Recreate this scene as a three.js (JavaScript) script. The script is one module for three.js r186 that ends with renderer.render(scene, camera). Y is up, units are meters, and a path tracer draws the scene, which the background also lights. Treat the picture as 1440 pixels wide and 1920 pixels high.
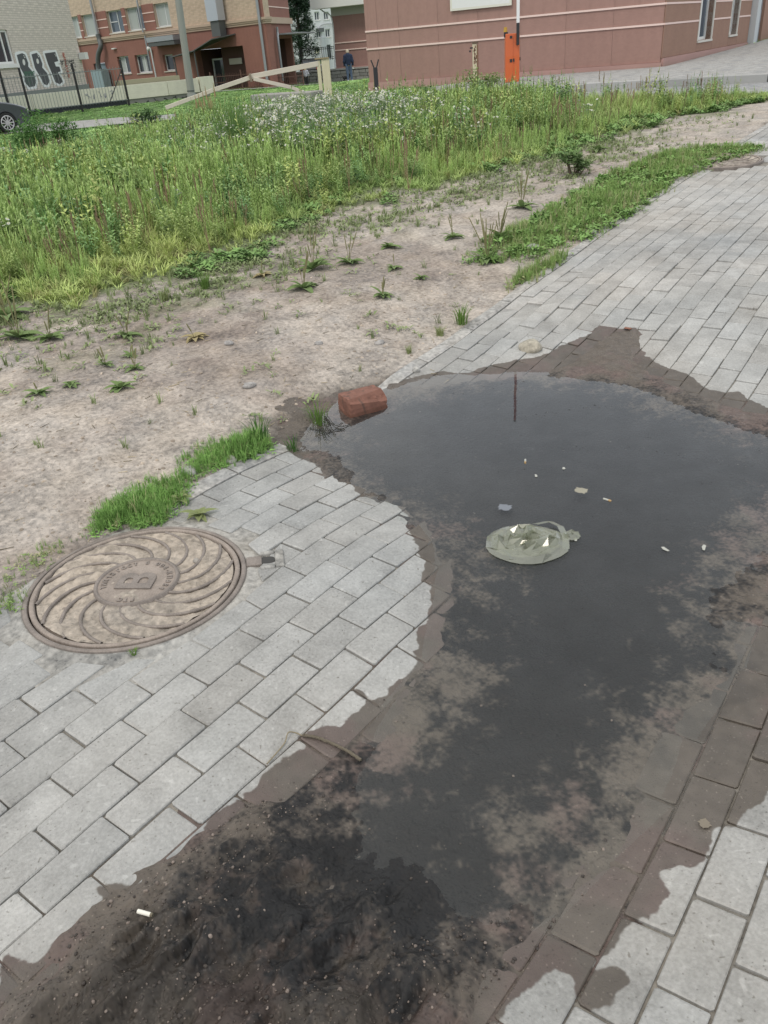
import * as THREE from 'three';
import { mergeGeometries, mergeVertices } from 'three/addons/utils/BufferGeometryUtils.js';
import { RoundedBoxGeometry } from 'three/addons/geometries/RoundedBoxGeometry.js';
import { MarchingCubes } from 'three/addons/objects/MarchingCubes.js';
import { FontLoader } from 'three/addons/loaders/FontLoader.js';
import { TextGeometry } from 'three/addons/geometries/TextGeometry.js';

// ---------------------------------------------------------------- camera
const scene = new THREE.Scene();
const camera = new THREE.PerspectiveCamera(65.24, 768 / 1024, 0.05, 600);
camera.rotation.order = 'YXZ';
camera.position.set(0, 1.45, 0);
camera.rotation.set(THREE.MathUtils.degToRad(-30.2), 0, THREE.MathUtils.degToRad(-5.0));
scene.add(camera);

// ---------------------------------------------------------------- small noise library
function hash2(x, y, s) {
  let h = Math.imul(x | 0, 374761393) + Math.imul(y | 0, 668265263) + Math.imul(s | 0, 1274126177);
  h = Math.imul(h ^ (h >>> 13), 1274126177); h ^= h >>> 16;
  return (h >>> 0) / 4294967296;
}
function vnoise(x, y, s = 0, per = 0) {
  const xi = Math.floor(x), yi = Math.floor(y), fx = x - xi, fy = y - yi;
  const u = fx * fx * (3 - 2 * fx), v = fy * fy * (3 - 2 * fy);
  let x0 = xi, x1 = xi + 1, y0 = yi, y1 = yi + 1;
  if (per) { x0 = ((x0 % per) + per) % per; x1 = ((x1 % per) + per) % per; y0 = ((y0 % per) + per) % per; y1 = ((y1 % per) + per) % per; }
  const a = hash2(x0, y0, s), b = hash2(x1, y0, s), c = hash2(x0, y1, s), d = hash2(x1, y1, s);
  return a + (b - a) * u + (c - a) * v + (a - b - c + d) * u * v;
}
function fbm(x, y, oct, s = 0, per = 0) {
  let a = 0.5, t = 0, n = 0;
  for (let i = 0; i < oct; i++) { t += a * vnoise(x, y, s + i * 17, per); n += a; a *= 0.5; x *= 2; y *= 2; if (per) per *= 2; }
  return t / n;
}
function rng(seed) { let a = seed >>> 0; return () => { a = (a + 0x6D2B79F5) | 0; let t = Math.imul(a ^ (a >>> 15), 1 | a); t = (t + Math.imul(t ^ (t >>> 7), 61 | t)) ^ t; return ((t ^ (t >>> 14)) >>> 0) / 4294967296; }; }
const sstep = (a, b, x) => { const t = Math.min(1, Math.max(0, (x - a) / (b - a))); return t * t * (3 - 2 * t); };
const lerp = (a, b, t) => a + (b - a) * t;
const clamp = (x, a, b) => Math.min(b, Math.max(a, x));

// ---------------------------------------------------------------- overcast sky, soft sun, exposure
{
  const w = 512, h = 256, px = new Float32Array(w * h * 4);
  for (let j = 0; j < h; j++) for (let i = 0; i < w; i++) {
    const el = ((j + 0.5) / h - 0.5) * Math.PI, az = (i / w) * Math.PI * 2;
    const sx = Math.cos(el) * Math.cos(az), sz = Math.cos(el) * Math.sin(az), sy = Math.sin(el);
    const d = Math.max(0.12, sy + 0.12);
    const c = fbm(sx / d * 2 + 7.83, sz / d * 2 + 36.61, 4, 3);
    const cl = 0.93 + 0.75 * (c - 0.5);
    const b = (0.86 + 0.3 * Math.max(0, sy)) * cl * 1.02;
    const o = (j * w + i) * 4, blue = 1 - clamp((c - 0.3) * 2.4, 0, 1);
    const low = 1 - sstep(0.3, 0.8, sy); // cooler grey toward the horizon
    px[o] = b * (1.02 - 0.05 * blue - 0.07 * low); px[o + 1] = b * (1.02 - 0.015 * blue - 0.02 * low); px[o + 2] = b * (0.99 + 0.05 * blue + 0.07 * low); px[o + 3] = 1;
  }
  const sky = new THREE.DataTexture(px, w, h, THREE.RGBAFormat, THREE.FloatType);
  sky.mapping = THREE.EquirectangularReflectionMapping; sky.magFilter = THREE.LinearFilter; sky.minFilter = THREE.LinearFilter;
  sky.wrapS = THREE.RepeatWrapping; sky.needsUpdate = true;
  scene.background = sky; scene.environment = sky;
}
const sun = new THREE.DirectionalLight(0xfff3e4, 1.1);
sun.position.set(-14, 30, 8); sun.target.position.set(0, 0, -8);
sun.castShadow = true; sun.shadow.radius = 26; sun.shadow.mapSize.set(2048, 2048);
Object.assign(sun.shadow.camera, { left: -40, right: 40, top: 40, bottom: -40, near: 1, far: 160 });
scene.add(sun, sun.target);
const renderer = new THREE.WebGLRenderer({ antialias: true });
renderer.toneMapping = THREE.LinearToneMapping;
renderer.toneMappingExposure = 1.14;
renderer.shadowMap.enabled = true;

// ---------------------------------------------------------------- naming helpers
const taken = {};
function numbered(n) { const k = taken[n] = (taken[n] ?? -1) + 1; return k ? `${n}_${String(k).padStart(3, '0')}` : n; }
function info(o, label, category, group) { o.userData.label = label; o.userData.category = category; if (group) o.userData.group = group; return o; }
function shade(o) { o.castShadow = true; o.receiveShadow = true; return o; }
function mesh(name, geo, mat, parent) { const m = shade(new THREE.Mesh(geo, mat)); m.name = name; if (parent) parent.add(m); return m; }
function thing(name, label, category, [x, y, z] = [0, 0, 0], turn = 0, group) {
  const o = new THREE.Group(); o.name = numbered(name); scene.add(o);
  o.position.set(x, y, z); o.rotation.y = turn; return info(o, label, category, group);
}
function single(name, geo, mat, label, category, [x, y, z] = [0, 0, 0], turn = 0, group) {
  const m = mesh(numbered(name), geo, mat, scene); m.position.set(x, y, z); m.rotation.y = turn; return info(m, label, category, group);
}
function structure(name, geo, mat) { const m = mesh(numbered(name), geo, mat, scene); m.userData.kind = 'structure'; return m; }
function stuff(o, name, label, category) { o.name = numbered(name); o.userData.kind = 'stuff'; scene.add(o); return info(o, label, category); }
function box(w, h, d, x = 0, y = 0, z = 0) { const g = new THREE.BoxGeometry(w, h, d); g.translate(x, y, z); return g; }
function rbox(w, h, d, x = 0, y = 0, z = 0, r = 0.01) { const g = new RoundedBoxGeometry(w, h, d, 1, Math.min(r, w / 2.01, h / 2.01, d / 2.01)); g.translate(x, y, z); return g; }
function rod(a, b, r0, r1 = r0, seg = 8) {
  const A = new THREE.Vector3(...a), B = new THREE.Vector3(...b), d = B.clone().sub(A);
  const g = new THREE.CylinderGeometry(r1, r0, d.length(), seg); g.translate(0, d.length() / 2, 0);
  g.applyQuaternion(new THREE.Quaternion().setFromUnitVectors(new THREE.Vector3(0, 1, 0), d.normalize())); g.translate(A.x, A.y, A.z); return g;
}
function tube(pts, r, seg = 24, rad = 6) { return new THREE.TubeGeometry(new THREE.CatmullRomCurve3(pts.map(p => new THREE.Vector3(...p))), seg, r, rad); }
function beam(a, b, w, h) { // square section bar between two points
  const A = new THREE.Vector3(...a), B = new THREE.Vector3(...b), d = B.clone().sub(A), L = d.length();
  const g = rbox(L, h, w, 0, 0, 0, Math.min(w, h) * 0.12);
  const x = d.normalize(), z = new THREE.Vector3().crossVectors(x, new THREE.Vector3(0, 1, 0)).normalize(), y = new THREE.Vector3().crossVectors(z, x);
  g.applyMatrix4(new THREE.Matrix4().makeBasis(x, y, z)); g.translate((A.x + B.x) / 2, (A.y + B.y) / 2, (A.z + B.z) / 2); return g;
}
function merge(list) { return mergeGeometries(list.map(g => { const n = g.index ? g.toNonIndexed() : g; for (const k of Object.keys(n.attributes)) if (!['position', 'normal', 'uv'].includes(k)) n.deleteAttribute(k); return n; })); }
function dataTex(w, h, fn, srgb, rep) {
  const d = new Uint8Array(w * h * 4), c = [0, 0, 0];
  for (let j = 0; j < h; j++) for (let i = 0; i < w; i++) {
    fn(i, j, c); const o = (j * w + i) * 4;
    for (let k = 0; k < 3; k++) { let v = clamp(c[k], 0, 1); if (srgb) v = v <= 0.0031308 ? 12.92 * v : 1.055 * Math.pow(v, 1 / 2.4) - 0.055; d[o + k] = v * 255 + 0.5; }
    d[o + 3] = 255;
  }
  const t = new THREE.DataTexture(d, w, h); t.magFilter = THREE.LinearFilter; t.minFilter = THREE.LinearMipmapLinearFilter; t.generateMipmaps = true;
  if (srgb) t.colorSpace = THREE.SRGBColorSpace;
  t.wrapS = t.wrapT = THREE.RepeatWrapping; if (rep) t.repeat.set(rep, rep); t.needsUpdate = true; return t;
}
const rgb = (r, g, b) => new THREE.Color().setRGB(r, g, b);
const std = (r, g, b, rough = 0.85, o = {}) => new THREE.MeshStandardMaterial({ color: rgb(r, g, b), roughness: rough, side: THREE.DoubleSide, ...o });
const phys = (r, g, b, rough = 0.85, o = {}) => new THREE.MeshPhysicalMaterial({ color: rgb(r, g, b), roughness: rough, side: THREE.DoubleSide, ...o });

// ---------------------------------------------------------------- lie of the land: spot heights [x, z, weight] joined by a thin plate
const SITE = {tps:[[-0.767,-1.0,-0.0511123468],[-0.609,-1.237,0.0338139716],[-0.853,-1.452,-0.00471545317],[-0.615,-1.572,-0.00489685647],[-0.418,-1.652,-0.0123989888],
[-0.377,-2.015,-0.0186240598],[-0.553,-2.359,0.0210572283],[-0.212,-1.916,-0.0306845088],[-0.15,-2.313,0.037440385],[-0.994,-1.718,0.00465839408],[-0.806,-2.071,-0.0030225834],
[-0.709,-2.518,-0.0506289924],[-1.068,-2.254,-0.00086297598],[-0.044,-2.239,-0.0323025289],[0.087,-2.11,0.229404369],[-0.06,-1.742,0.148217132],[-0.203,-1.509,0.0951794968],
[-0.412,-1.256,0.0242329271],[-0.568,-1.051,-0.0566154307],[-0.676,-0.883,0.0714706962],[-0.491,-2.842,0.0139684952],[-0.326,-2.876,-0.00885978525],[-0.217,-2.773,-0.0379681369],
[-0.055,-2.573,-0.00253505957],[0.07,-2.38,-0.0182303457],[-0.312,-2.622,0.0300799151],[-0.48,-0.886,0.0492331057],[-0.324,-0.807,-0.00428815219],[-0.598,-0.783,-0.063879965],
[-0.164,-0.752,0.0336697168],[0.045,-0.757,0.146370633],[-0.298,-1.024,0.118432324],[-0.176,-1.234,-0.118986483],[-0.005,-1.469,-0.123031974],[0.134,-1.766,-0.116110863],
[0.201,-2.076,-0.219869381],[-0.088,-0.97,-0.220810019],[0.116,-0.931,-0.143731499],[0.021,-1.022,0.0813587323],[-0.083,-1.146,0.00727299358],[0.033,-1.15,0.0850700872],
[0.243,-1.359,0.0461148254],[0.433,-1.623,0.0442381824],[0.259,-1.127,-0.0103916166],[0.489,-1.327,-0.00193063804],[0.711,-1.818,-0.0419564789],[1.076,-2.372,0.02775172],
[0.529,-2.032,0.0725352252],[0.405,-2.887,0.0115114709],[0.764,-3.027,-0.00852539491],[0.118,-3.138,-0.0928135029],[1.119,-3.083,-0.0373236961],[-0.157,-3.082,0.173972367],
[0.439,-2.466,-0.00518339682],[0.748,-3.497,0.016677929],[0.299,-3.538,-0.00757595237],[1.1,-3.41,-0.0384035053],[-0.037,-3.355,0.283053478],[0.12,-3.714,0.140909135],
[0.274,-3.815,-0.0607039386],[0.537,-3.775,0.0383179866],[0.806,-3.781,-0.0193682095],[1.056,-3.716,0.0220462316],[1.27,-3.484,0.0228304947],[1.397,-3.225,0.0513725174],
[1.546,-3.027,0.0155107968],[-0.134,-3.478,-0.108982345],[-0.255,-3.338,-0.334425702],[-0.284,-3.138,-0.144658239],[-0.368,-3.039,-0.00443409269],[-0.086,-3.641,-0.286808586],
[-0.008,-3.496,-0.0818503364],[0.385,-0.905,0.071017011],[0.565,-1.153,-0.0681322622],[0.769,-1.462,-0.037192514],[0.99,-1.755,0.0218473882],[1.238,-2.158,-0.0230764347],
[0.817,-1.258,0.0483354858],[0.652,-0.991,0.0225842484],[0.454,-0.749,-0.0826511391],[0.562,-0.731,0.0717715515],[0.271,-0.743,-0.0499909309],[1.506,-2.742,-0.0112459606],
[1.248,-4.022,-0.0661695669],[0.46,-4.245,-0.10109012],[0.735,-4.139,0.0710675285],[0.688,-4.789,-0.067594307],[1.001,-4.734,0.0375193543],[1.33,-4.772,0.0159175743],
[1.135,-5.387,-0.0243534877],[1.691,-5.466,0.00350125554],[1.622,-3.834,0.0381692583],[1.72,-3.433,-0.0450918423],[1.939,-4.694,0.00348504802],[2.12,-4.245,0.00582561144],
[2.869,-5.946,0.00692510623],[2.628,-6.532,-0.00788725577],[3.727,-7.882,-0.00093924553],[-1.309,-2.441,-0.0029830267],[-1.164,-2.795,0.0114395485],[-0.868,-2.859,0.0121873721],
[-0.582,-3.101,0.0307573684],[-0.35,-3.431,0.313735955],[-0.155,-3.735,0.172435348],[0.012,-3.959,0.0120920578],[-1.039,-3.753,-0.00988977032],[-1.535,-3.66,-0.00556758017],
[-0.551,-4.188,-0.0114448277],[0.049,-4.875,0.0254052203],[-1.597,-4.92,-0.00121929721],[-1.045,-5.704,-0.00335222383],[0.884,-6.102,0.00400212633],[0.588,-5.292,0.00621687013],
[-2.752,-7.581,-7.6985591e-05],[-1.451,-8.662,-0.00028800562],[0.133,-7.282,-0.000202422997],[1.479,-7.069,0.00246556156],[2.6,-8.605,0.00134260304],[4.247,-10.024,-0.00239140889],
[-3.925,-11.33,-0.0313545898],[-0.382,-9.558,0.000984640945],[1.025,-8.915,0.000536549206],[0.341,-4.528,0.0487777849],[3.575,-19.678,0.0019655317],[0.986,-23.98,9.2089723e-05],
[7.29,-21.286,-0.000656890685],[2.959,-20.79,-0.000211674135],[12.02,-27.487,-0.000162648822],[6.692,-14.533,-0.000846446973],[4.257,-11.219,0.00124272405],
[2.622,-12.733,9.1931154e-05],[0.454,-13.993,0.000410361868],[0.704,-18.987,-0.00284533139],[-0.351,-20.997,0.00110610741],[-2.731,-13.731,0.00281793892],
[-4.188,-11.245,0.0287289266],[-6.98,-18.742,-0.000354059211],[-11.201,-31.041,-0.0015890361],[-6.217,-24.215,-0.000373854008],[-3.492,-24.755,0.000980025014],
[-12.159,-36.002,0.00128249546],[-9.27,-38.911,-0.000236025707],[-6.806,-41.445,0.000508246483],[-2.903,-34.879,3.792677e-06],[-1.143,-44.985,-0.00103051237],
[0.385,-54.999,-0.0019606831],[-1.991,-49.96,-0.000158186444],[-6.13,-54.657,0.00153592688],[-13.734,-48.077,-0.000102636463],[-21.006,-66.774,6.874054e-05],
[-2.031,-79.974,-0.00012616412],[10.086,-48.972,0.00136709495],[25.094,-54.5,0.000119468365],[10.79,-119.514,1.6334262e-05],[-35.041,-48.705,-2.0522675e-05],
[-15.568,-12.555,-0.000138779849],[13.379,-14.866,0.000276176157],[40.138,-44.597,-0.000148315815],[0.0,1.0,-0.00460426953],[-2.0,1.0,0.000913281643],[2.0,1.0,-0.00233357276],
[-3.0,-1.0,0.000423039203],[3.0,-1.0,0.00160180668],[0.0,5.0,0.00010040838],[-6.0,0.0,0.00019131488],[6.0,0.0,0.00072724052],[4.0,-4.0,-0.00502244582],
[6.0,-8.0,0.00195224263],[-5.0,-5.0,-3.2358051e-05]],aff:[1.118682058,0.01522592298,0.002965342693],"warp":{"r0":-12,"s0":-16,"dr":4,"ds":4,"nr":16,"ns":20,"x":[[-3.402,-2.896,-2.386,-1.875,-1.371,-0.88,-0.389,0.129,0.622,1.104,1.596,2.092,2.588,3.085,3.583,4.081,4.579,5.077,5.575,6.074],
[-3.094,-2.589,-2.08,-1.566,-1.06,-0.572,-0.091,0.432,0.92,1.408,1.902,2.399,2.896,3.393,3.891,4.389,4.887,5.385,5.884,6.382],[-2.786,-2.282,-1.774,-1.257,-0.75,-0.261,0.214,0.734,1.226,1.715,2.21,2.707,3.204,3.701,4.199,4.697,5.196,5.694,6.192,6.691],
[-2.477,-1.974,-1.469,-0.952,-0.443,0.051,0.529,1.037,1.541,2.026,2.519,3.016,3.513,4.01,4.508,5.006,5.504,6.003,6.501,7.0],[-2.167,-1.664,-1.16,-0.648,-0.123,0.367,0.847,1.348,1.85,2.338,2.83,3.325,3.822,4.319,4.817,5.315,5.813,6.312,6.81,7.309],
[-1.856,-1.352,-0.845,-0.328,0.2,0.687,1.167,1.661,2.158,2.649,3.141,3.636,4.132,4.629,5.127,5.625,6.123,6.621,7.119,7.618],[-1.544,-1.038,-0.528,-0.006,0.507,1.002,1.483,1.974,2.469,2.96,3.452,3.947,4.442,4.939,5.436,5.934,6.432,6.93,7.429,7.927],
[-1.231,-0.724,-0.212,0.308,0.813,1.311,1.797,2.287,2.78,3.272,3.764,4.258,4.753,5.249,5.746,6.244,6.742,7.24,7.738,8.237],[-0.918,-0.41,0.103,0.617,1.122,1.619,2.109,2.599,3.091,3.583,4.075,4.569,5.064,5.56,6.056,6.554,7.052,7.549,8.048,8.546],
[-0.605,-0.097,0.415,0.926,1.43,1.927,2.42,2.911,3.402,3.894,4.386,4.88,5.375,5.87,6.367,6.864,7.361,7.859,8.357,8.856],[-0.293,0.216,0.726,1.235,1.738,2.236,2.73,3.222,3.713,4.205,4.698,5.191,5.685,6.181,6.677,7.174,7.671,8.169,8.667,9.165],
[0.019,0.527,1.036,1.544,2.047,2.545,3.039,3.532,4.024,4.516,5.009,5.502,5.996,6.492,6.988,7.484,7.982,8.479,8.977,9.475],[0.331,0.838,1.346,1.852,2.355,2.853,3.349,3.842,4.334,4.827,5.32,5.813,6.307,6.802,7.298,7.795,8.292,8.789,9.287,9.785],
[0.642,1.149,1.656,2.161,2.663,3.162,3.658,4.152,4.645,5.137,5.63,6.124,6.618,7.113,7.609,8.105,8.602,9.099,9.597,10.095],[0.953,1.459,1.965,2.47,2.971,3.47,3.967,4.461,4.954,5.448,5.941,6.435,6.929,7.424,7.92,8.416,8.912,9.41,9.907,10.405],
[1.263,1.769,2.274,2.778,3.28,3.779,4.275,4.77,5.264,5.758,6.251,6.745,7.239,7.734,8.23,8.726,9.223,9.72,10.217,10.715]],"z":[[-0.004,-0.644,-1.284,-1.928,-2.58,-3.222,-3.864,-4.564,-5.239,-5.884,-6.529,-7.176,-7.824,-8.472,-9.121,-9.769,-10.418,-11.066,-11.715,-12.364],
[0.246,-0.393,-1.031,-1.673,-2.33,-2.971,-3.601,-4.323,-4.983,-5.622,-6.268,-6.916,-7.564,-8.213,-8.862,-9.511,-10.16,-10.809,-11.458,-12.107],[0.496,-0.143,-0.78,-1.417,-2.079,-2.722,-3.346,-4.037,-4.713,-5.357,-6.005,-6.655,-7.304,-7.954,-8.604,-9.253,-9.902,-10.552,-11.201,-11.85],
[0.744,0.105,-0.532,-1.161,-1.818,-2.47,-3.092,-3.754,-4.433,-5.089,-5.741,-6.393,-7.044,-7.695,-8.345,-8.995,-9.645,-10.294,-10.943,-11.593],[0.993,0.352,-0.287,-0.919,-1.565,-2.217,-2.839,-3.489,-4.159,-4.821,-5.477,-6.131,-6.783,-7.435,-8.086,-8.736,-9.387,-10.037,-10.686,-11.336],
[1.241,0.598,-0.042,-0.678,-1.307,-1.958,-2.586,-3.231,-3.893,-4.556,-5.214,-5.87,-6.523,-7.176,-7.827,-8.478,-9.129,-9.779,-10.429,-11.079],[1.489,0.846,0.203,-0.434,-1.056,-1.699,-2.333,-2.976,-3.633,-4.294,-4.953,-5.609,-6.263,-6.916,-7.569,-8.22,-8.871,-9.522,-10.172,-10.822],
[1.738,1.094,0.451,-0.187,-0.815,-1.448,-2.082,-2.724,-3.376,-4.034,-4.693,-5.349,-6.004,-6.658,-7.31,-7.962,-8.613,-9.264,-9.915,-10.565],[1.987,1.343,0.7,0.062,-0.568,-1.198,-1.832,-2.472,-3.122,-3.777,-4.434,-5.09,-5.745,-6.399,-7.052,-7.704,-8.356,-9.007,-9.658,-10.308],
[2.238,1.593,0.951,0.314,-0.318,-0.948,-1.582,-2.221,-2.869,-3.522,-4.177,-4.833,-5.487,-6.141,-6.794,-7.447,-8.099,-8.75,-9.401,-10.051],[2.489,1.845,1.203,0.566,-0.067,-0.698,-1.332,-1.971,-2.617,-3.268,-3.921,-4.576,-5.23,-5.884,-6.537,-7.19,-7.842,-8.493,-9.144,-9.795],
[2.74,2.097,1.456,0.818,0.185,-0.447,-1.081,-1.72,-2.365,-3.014,-3.667,-4.32,-4.974,-5.627,-6.28,-6.933,-7.585,-8.236,-8.887,-9.538],[2.993,2.35,1.709,1.071,0.437,-0.196,-0.831,-1.47,-2.113,-2.761,-3.412,-4.065,-4.718,-5.371,-6.024,-6.676,-7.328,-7.98,-8.631,-9.282],
[3.245,2.603,1.962,1.325,0.689,0.055,-0.58,-1.219,-1.862,-2.509,-3.159,-3.811,-4.463,-5.116,-5.768,-6.42,-7.072,-7.724,-8.375,-9.026],[3.498,2.856,2.216,1.578,0.942,0.307,-0.329,-0.968,-1.611,-2.257,-2.906,-3.556,-4.208,-4.86,-5.512,-6.164,-6.816,-7.468,-8.119,-8.77],
[3.752,3.11,2.469,1.831,1.195,0.559,-0.078,-0.717,-1.36,-2.005,-2.653,-3.303,-3.954,-4.605,-5.257,-5.909,-6.561,-7.212,-7.863,-8.514]]},"wet":[[0.219,-3.805],
[0.359,-3.853],[0.488,-3.807],[0.56,-3.835],[0.714,-3.865],[0.86,-3.913],[0.958,-3.982],[1.076,-4.066],[1.201,-4.163],[1.245,-4.219],[1.342,-4.154],[1.425,-4.145],
[1.431,-4.045],[1.37,-3.965],[1.375,-3.81],[1.369,-3.671],[1.452,-3.541],[1.477,-3.439],[1.499,-3.308],[1.546,-3.247],[1.605,-3.248],[1.608,-3.171],[1.651,-3.065],
[2.65,-3.3],[2.5,-2.2],[1.6,-1.7],[0.769,-1.154],[0.699,-1.086],[0.668,-1.064],[0.615,-1.054],[0.569,-0.998],[0.514,-0.985],[0.477,-0.97],[0.477,-0.941],
[0.48,-0.923],[0.445,-0.902],[0.403,-0.892],[0.366,-0.871],[0.331,-0.825],[0.301,-0.801],[0.336,-0.809],[0.345,-0.793],[0.339,-0.781],[0.323,-0.766],[0.306,-0.747],
[0.269,-0.743],[0.266,-0.798],[0.235,-0.804],[0.187,-0.779],[0.147,-0.762],[0.112,-0.717],[0.1,-0.5],[-0.9,-0.4],[-0.766,-0.86],[-0.766,-0.9],[-0.701,-0.886],
[-0.688,-0.92],[-0.64,-0.965],[-0.62,-1.003],[-0.646,-1.029],[-0.626,-1.045],[-0.562,-1.027],[-0.539,-1.043],[-0.498,-1.082],[-0.449,-1.131],[-0.457,-1.165],
[-0.411,-1.198],[-0.349,-1.271],[-0.323,-1.317],[-0.246,-1.38],[-0.259,-1.41],[-0.209,-1.435],[-0.156,-1.442],[-0.111,-1.489],[-0.084,-1.518],[-0.111,-1.559],
[-0.069,-1.539],[-0.038,-1.553],[-0.004,-1.615],[0.044,-1.673],[0.042,-1.695],[0.016,-1.728],[0.044,-1.723],[0.071,-1.805],[0.097,-1.86],[0.129,-2.023],
[0.105,-2.037],[0.124,-2.148],[0.084,-2.185],[0.108,-2.23],[0.079,-2.32],[0.083,-2.442],[0.04,-2.528],[-0.035,-2.596],[-0.086,-2.649],[-0.102,-2.709],[-0.136,-2.756],
[-0.189,-2.798],[-0.219,-2.839],[-0.255,-2.902],[-0.276,-2.935],[-0.312,-2.968],[-0.368,-3.039],[-0.452,-3.131],[-0.395,-3.335],[-0.256,-3.521],[-0.156,-3.671],
[0.001,-3.721],[0.124,-3.769]],"silt":[[0.233,-3.658],[0.527,-3.704],[0.819,-3.715],[0.972,-3.806],[1.223,-4.136],[1.385,-4.106],[1.349,-3.898],[1.319,-3.558],
[1.416,-3.276],[1.542,-3.018],[2.5,-3.1],[2.2,-2.2],[1.3,-1.75],[0.993,-1.678],[0.769,-1.462],[0.558,-1.232],[0.376,-1.015],[0.207,-0.874],[0.095,-0.785],
[-0.092,-0.73],[-0.2,-0.6],[-0.8,-0.6],[-0.745,-0.804],[-0.666,-0.882],[-0.583,-0.982],[-0.509,-1.028],[-0.417,-1.123],[-0.317,-1.243],[-0.176,-1.367],
[-0.044,-1.502],[0.08,-1.674],[0.146,-1.884],[0.167,-2.071],[0.139,-2.324],[0.075,-2.463],[-0.055,-2.596],[-0.197,-2.809],[-0.287,-2.94],[-0.369,-3.051],
[-0.44,-3.123],[-0.395,-3.335],[-0.257,-3.546],[-0.156,-3.671],[0.108,-3.737]],"meadow":[[-30,-4],[-3.274,-4.975],[-2.384,-5.267],[-1.886,-5.118],[-1.723,-5.418],
[-1.34,-5.887],[-0.927,-6.341],[-0.507,-7.068],[-0.145,-7.531],[0.469,-8.108],[0.986,-8.166],[1.617,-8.809],[2.594,-9.608],[3.863,-11.084],[5.69,-11.975],
[9,-10.4],[5.95,-12.35],[4.5,-13.75],[3.1,-14.85],[1.95,-15.65],[0.84,-16.5],[-0.6,-17.3],[-1.8,-17.6],[-3.0,-16.9],[-4.0,-15.4],[-5.2,-13.4],[-6.2,-12.2],
[-30,-12]],"stripT":[[0.615,-5.52],[0.88,-6.075],[1.298,-6.493],[1.835,-7.234],[2.365,-7.97],[3.033,-8.616],[3.482,-8.961],[4.134,-8.56],[3.856,-8.116],
[3.594,-7.976],[2.909,-7.408],[2.22,-6.436],[1.718,-5.823],[1.407,-5.634],[1.261,-5.476],[0.942,-5.513]],"stripT2":[[0.88,-4.959],[1.062,-5.291],[1.285,-5.502],
[1.379,-5.515],[1.117,-5.135]],"stripL":[[-1.077,-2.345],[-0.966,-2.645],[-0.811,-2.892],[-0.63,-3.134],[-0.505,-3.24],[-0.414,-3.06],[-0.578,-2.871],[-0.676,-2.752],
[-0.688,-2.631],[-0.796,-2.476],[-0.996,-2.378]],"stripL0":[[-1.198,-2.034],[-1.225,-2.301],[-1.108,-2.388],[-1.042,-2.349],[-1.146,-2.17],[-1.154,-2.002]],
"core":[[-0.246,-3.04],[-0.054,-2.62],[0.126,-2.382],[0.225,-2.134],[0.175,-1.861],[0.056,-1.556],[-0.139,-1.307],[-0.242,-1.146],[-0.373,-1.037],[-0.421,-0.946],
[-0.377,-0.849],[-0.221,-0.783],[-0.032,-0.848],[0.114,-0.919],[0.285,-0.992],[0.44,-1.159],[0.59,-1.327],[0.79,-1.586],[1.025,-1.943],[1.267,-2.222],[2.2,-2.6],
[2.2,-3.1],[1.543,-2.871],[1.371,-3.155],[1.224,-3.416],[0.787,-3.691],[0.261,-3.682],[-0.006,-3.556],[-0.159,-3.332]]};
const TP = new Float64Array(SITE.tps.flat()), TN = SITE.tps.length, TA = SITE.aff;
function gy(x, z) {
  x = clamp(x, -45, 45); z = clamp(z, -115, 6);
  let y = TA[0] + TA[1] * x + TA[2] * z;
  for (let i = 0; i < TN; i++) { const dx = x - TP[3 * i], dz = z - TP[3 * i + 1], r = dx * dx + dz * dz; if (r > 1e-12) y += TP[3 * i + 2] * r * Math.log(r); }
  return y;
}
// laying pattern of the pavers: row (across) and course (along) -> ground position
const WP = SITE.warp;
function lay(r, s) {
  const a = clamp((r - WP.r0) / WP.dr, 0, WP.nr - 1.001), b = clamp((s - WP.s0) / WP.ds, 0, WP.ns - 1.001), i = Math.floor(a), j = Math.floor(b), u = a - i, v = b - j;
  const f = m => (m[i][j] * (1 - u) + m[i + 1][j] * u) * (1 - v) + (m[i][j + 1] * (1 - u) + m[i + 1][j + 1] * u) * v;
  return [f(WP.x), f(WP.z)];
}
// distance to the right of the pavement's edge line
const DIR = [0.604, -0.797], SIDE = [0.797, 0.604];
const EDGE = []; for (let s = -16; s <= 60; s += 2) { const [x, z] = lay(-7.75, s); EDGE.push([x * DIR[0] + z * DIR[1], x * SIDE[0] + z * SIDE[1]]); }
function inside(x, z) {
  const t = x * DIR[0] + z * DIR[1], l = x * SIDE[0] + z * SIDE[1];
  let i = 0; while (i < EDGE.length - 2 && EDGE[i + 1][0] < t) i++;
  const a = EDGE[i], b = EDGE[i + 1]; return l - lerp(a[1], b[1], (t - a[0]) / (b[0] - a[0]));
}
function inPoly(P, x, z) { let c = false; for (let i = 0, j = P.length - 1; i < P.length; j = i++) if ((P[i][1] > z) !== (P[j][1] > z) && x < (P[j][0] - P[i][0]) * (z - P[i][1]) / (P[j][1] - P[i][1]) + P[i][0]) c = !c; return c; }
function sdPoly(P, x, z) { // positive inside
  let d = 1e9; for (let i = 0, j = P.length - 1; i < P.length; j = i++) { const ex = P[i][0] - P[j][0], ez = P[i][1] - P[j][1], wx = x - P[j][0], wz = z - P[j][1], t = clamp((wx * ex + wz * ez) / (ex * ex + ez * ez + 1e-12), 0, 1), qx = wx - t * ex, qz = wz - t * ez; d = Math.min(d, qx * qx + qz * qz); }
  return Math.sqrt(d) * (inPoly(P, x, z) ? 1 : -1);
}
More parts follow.
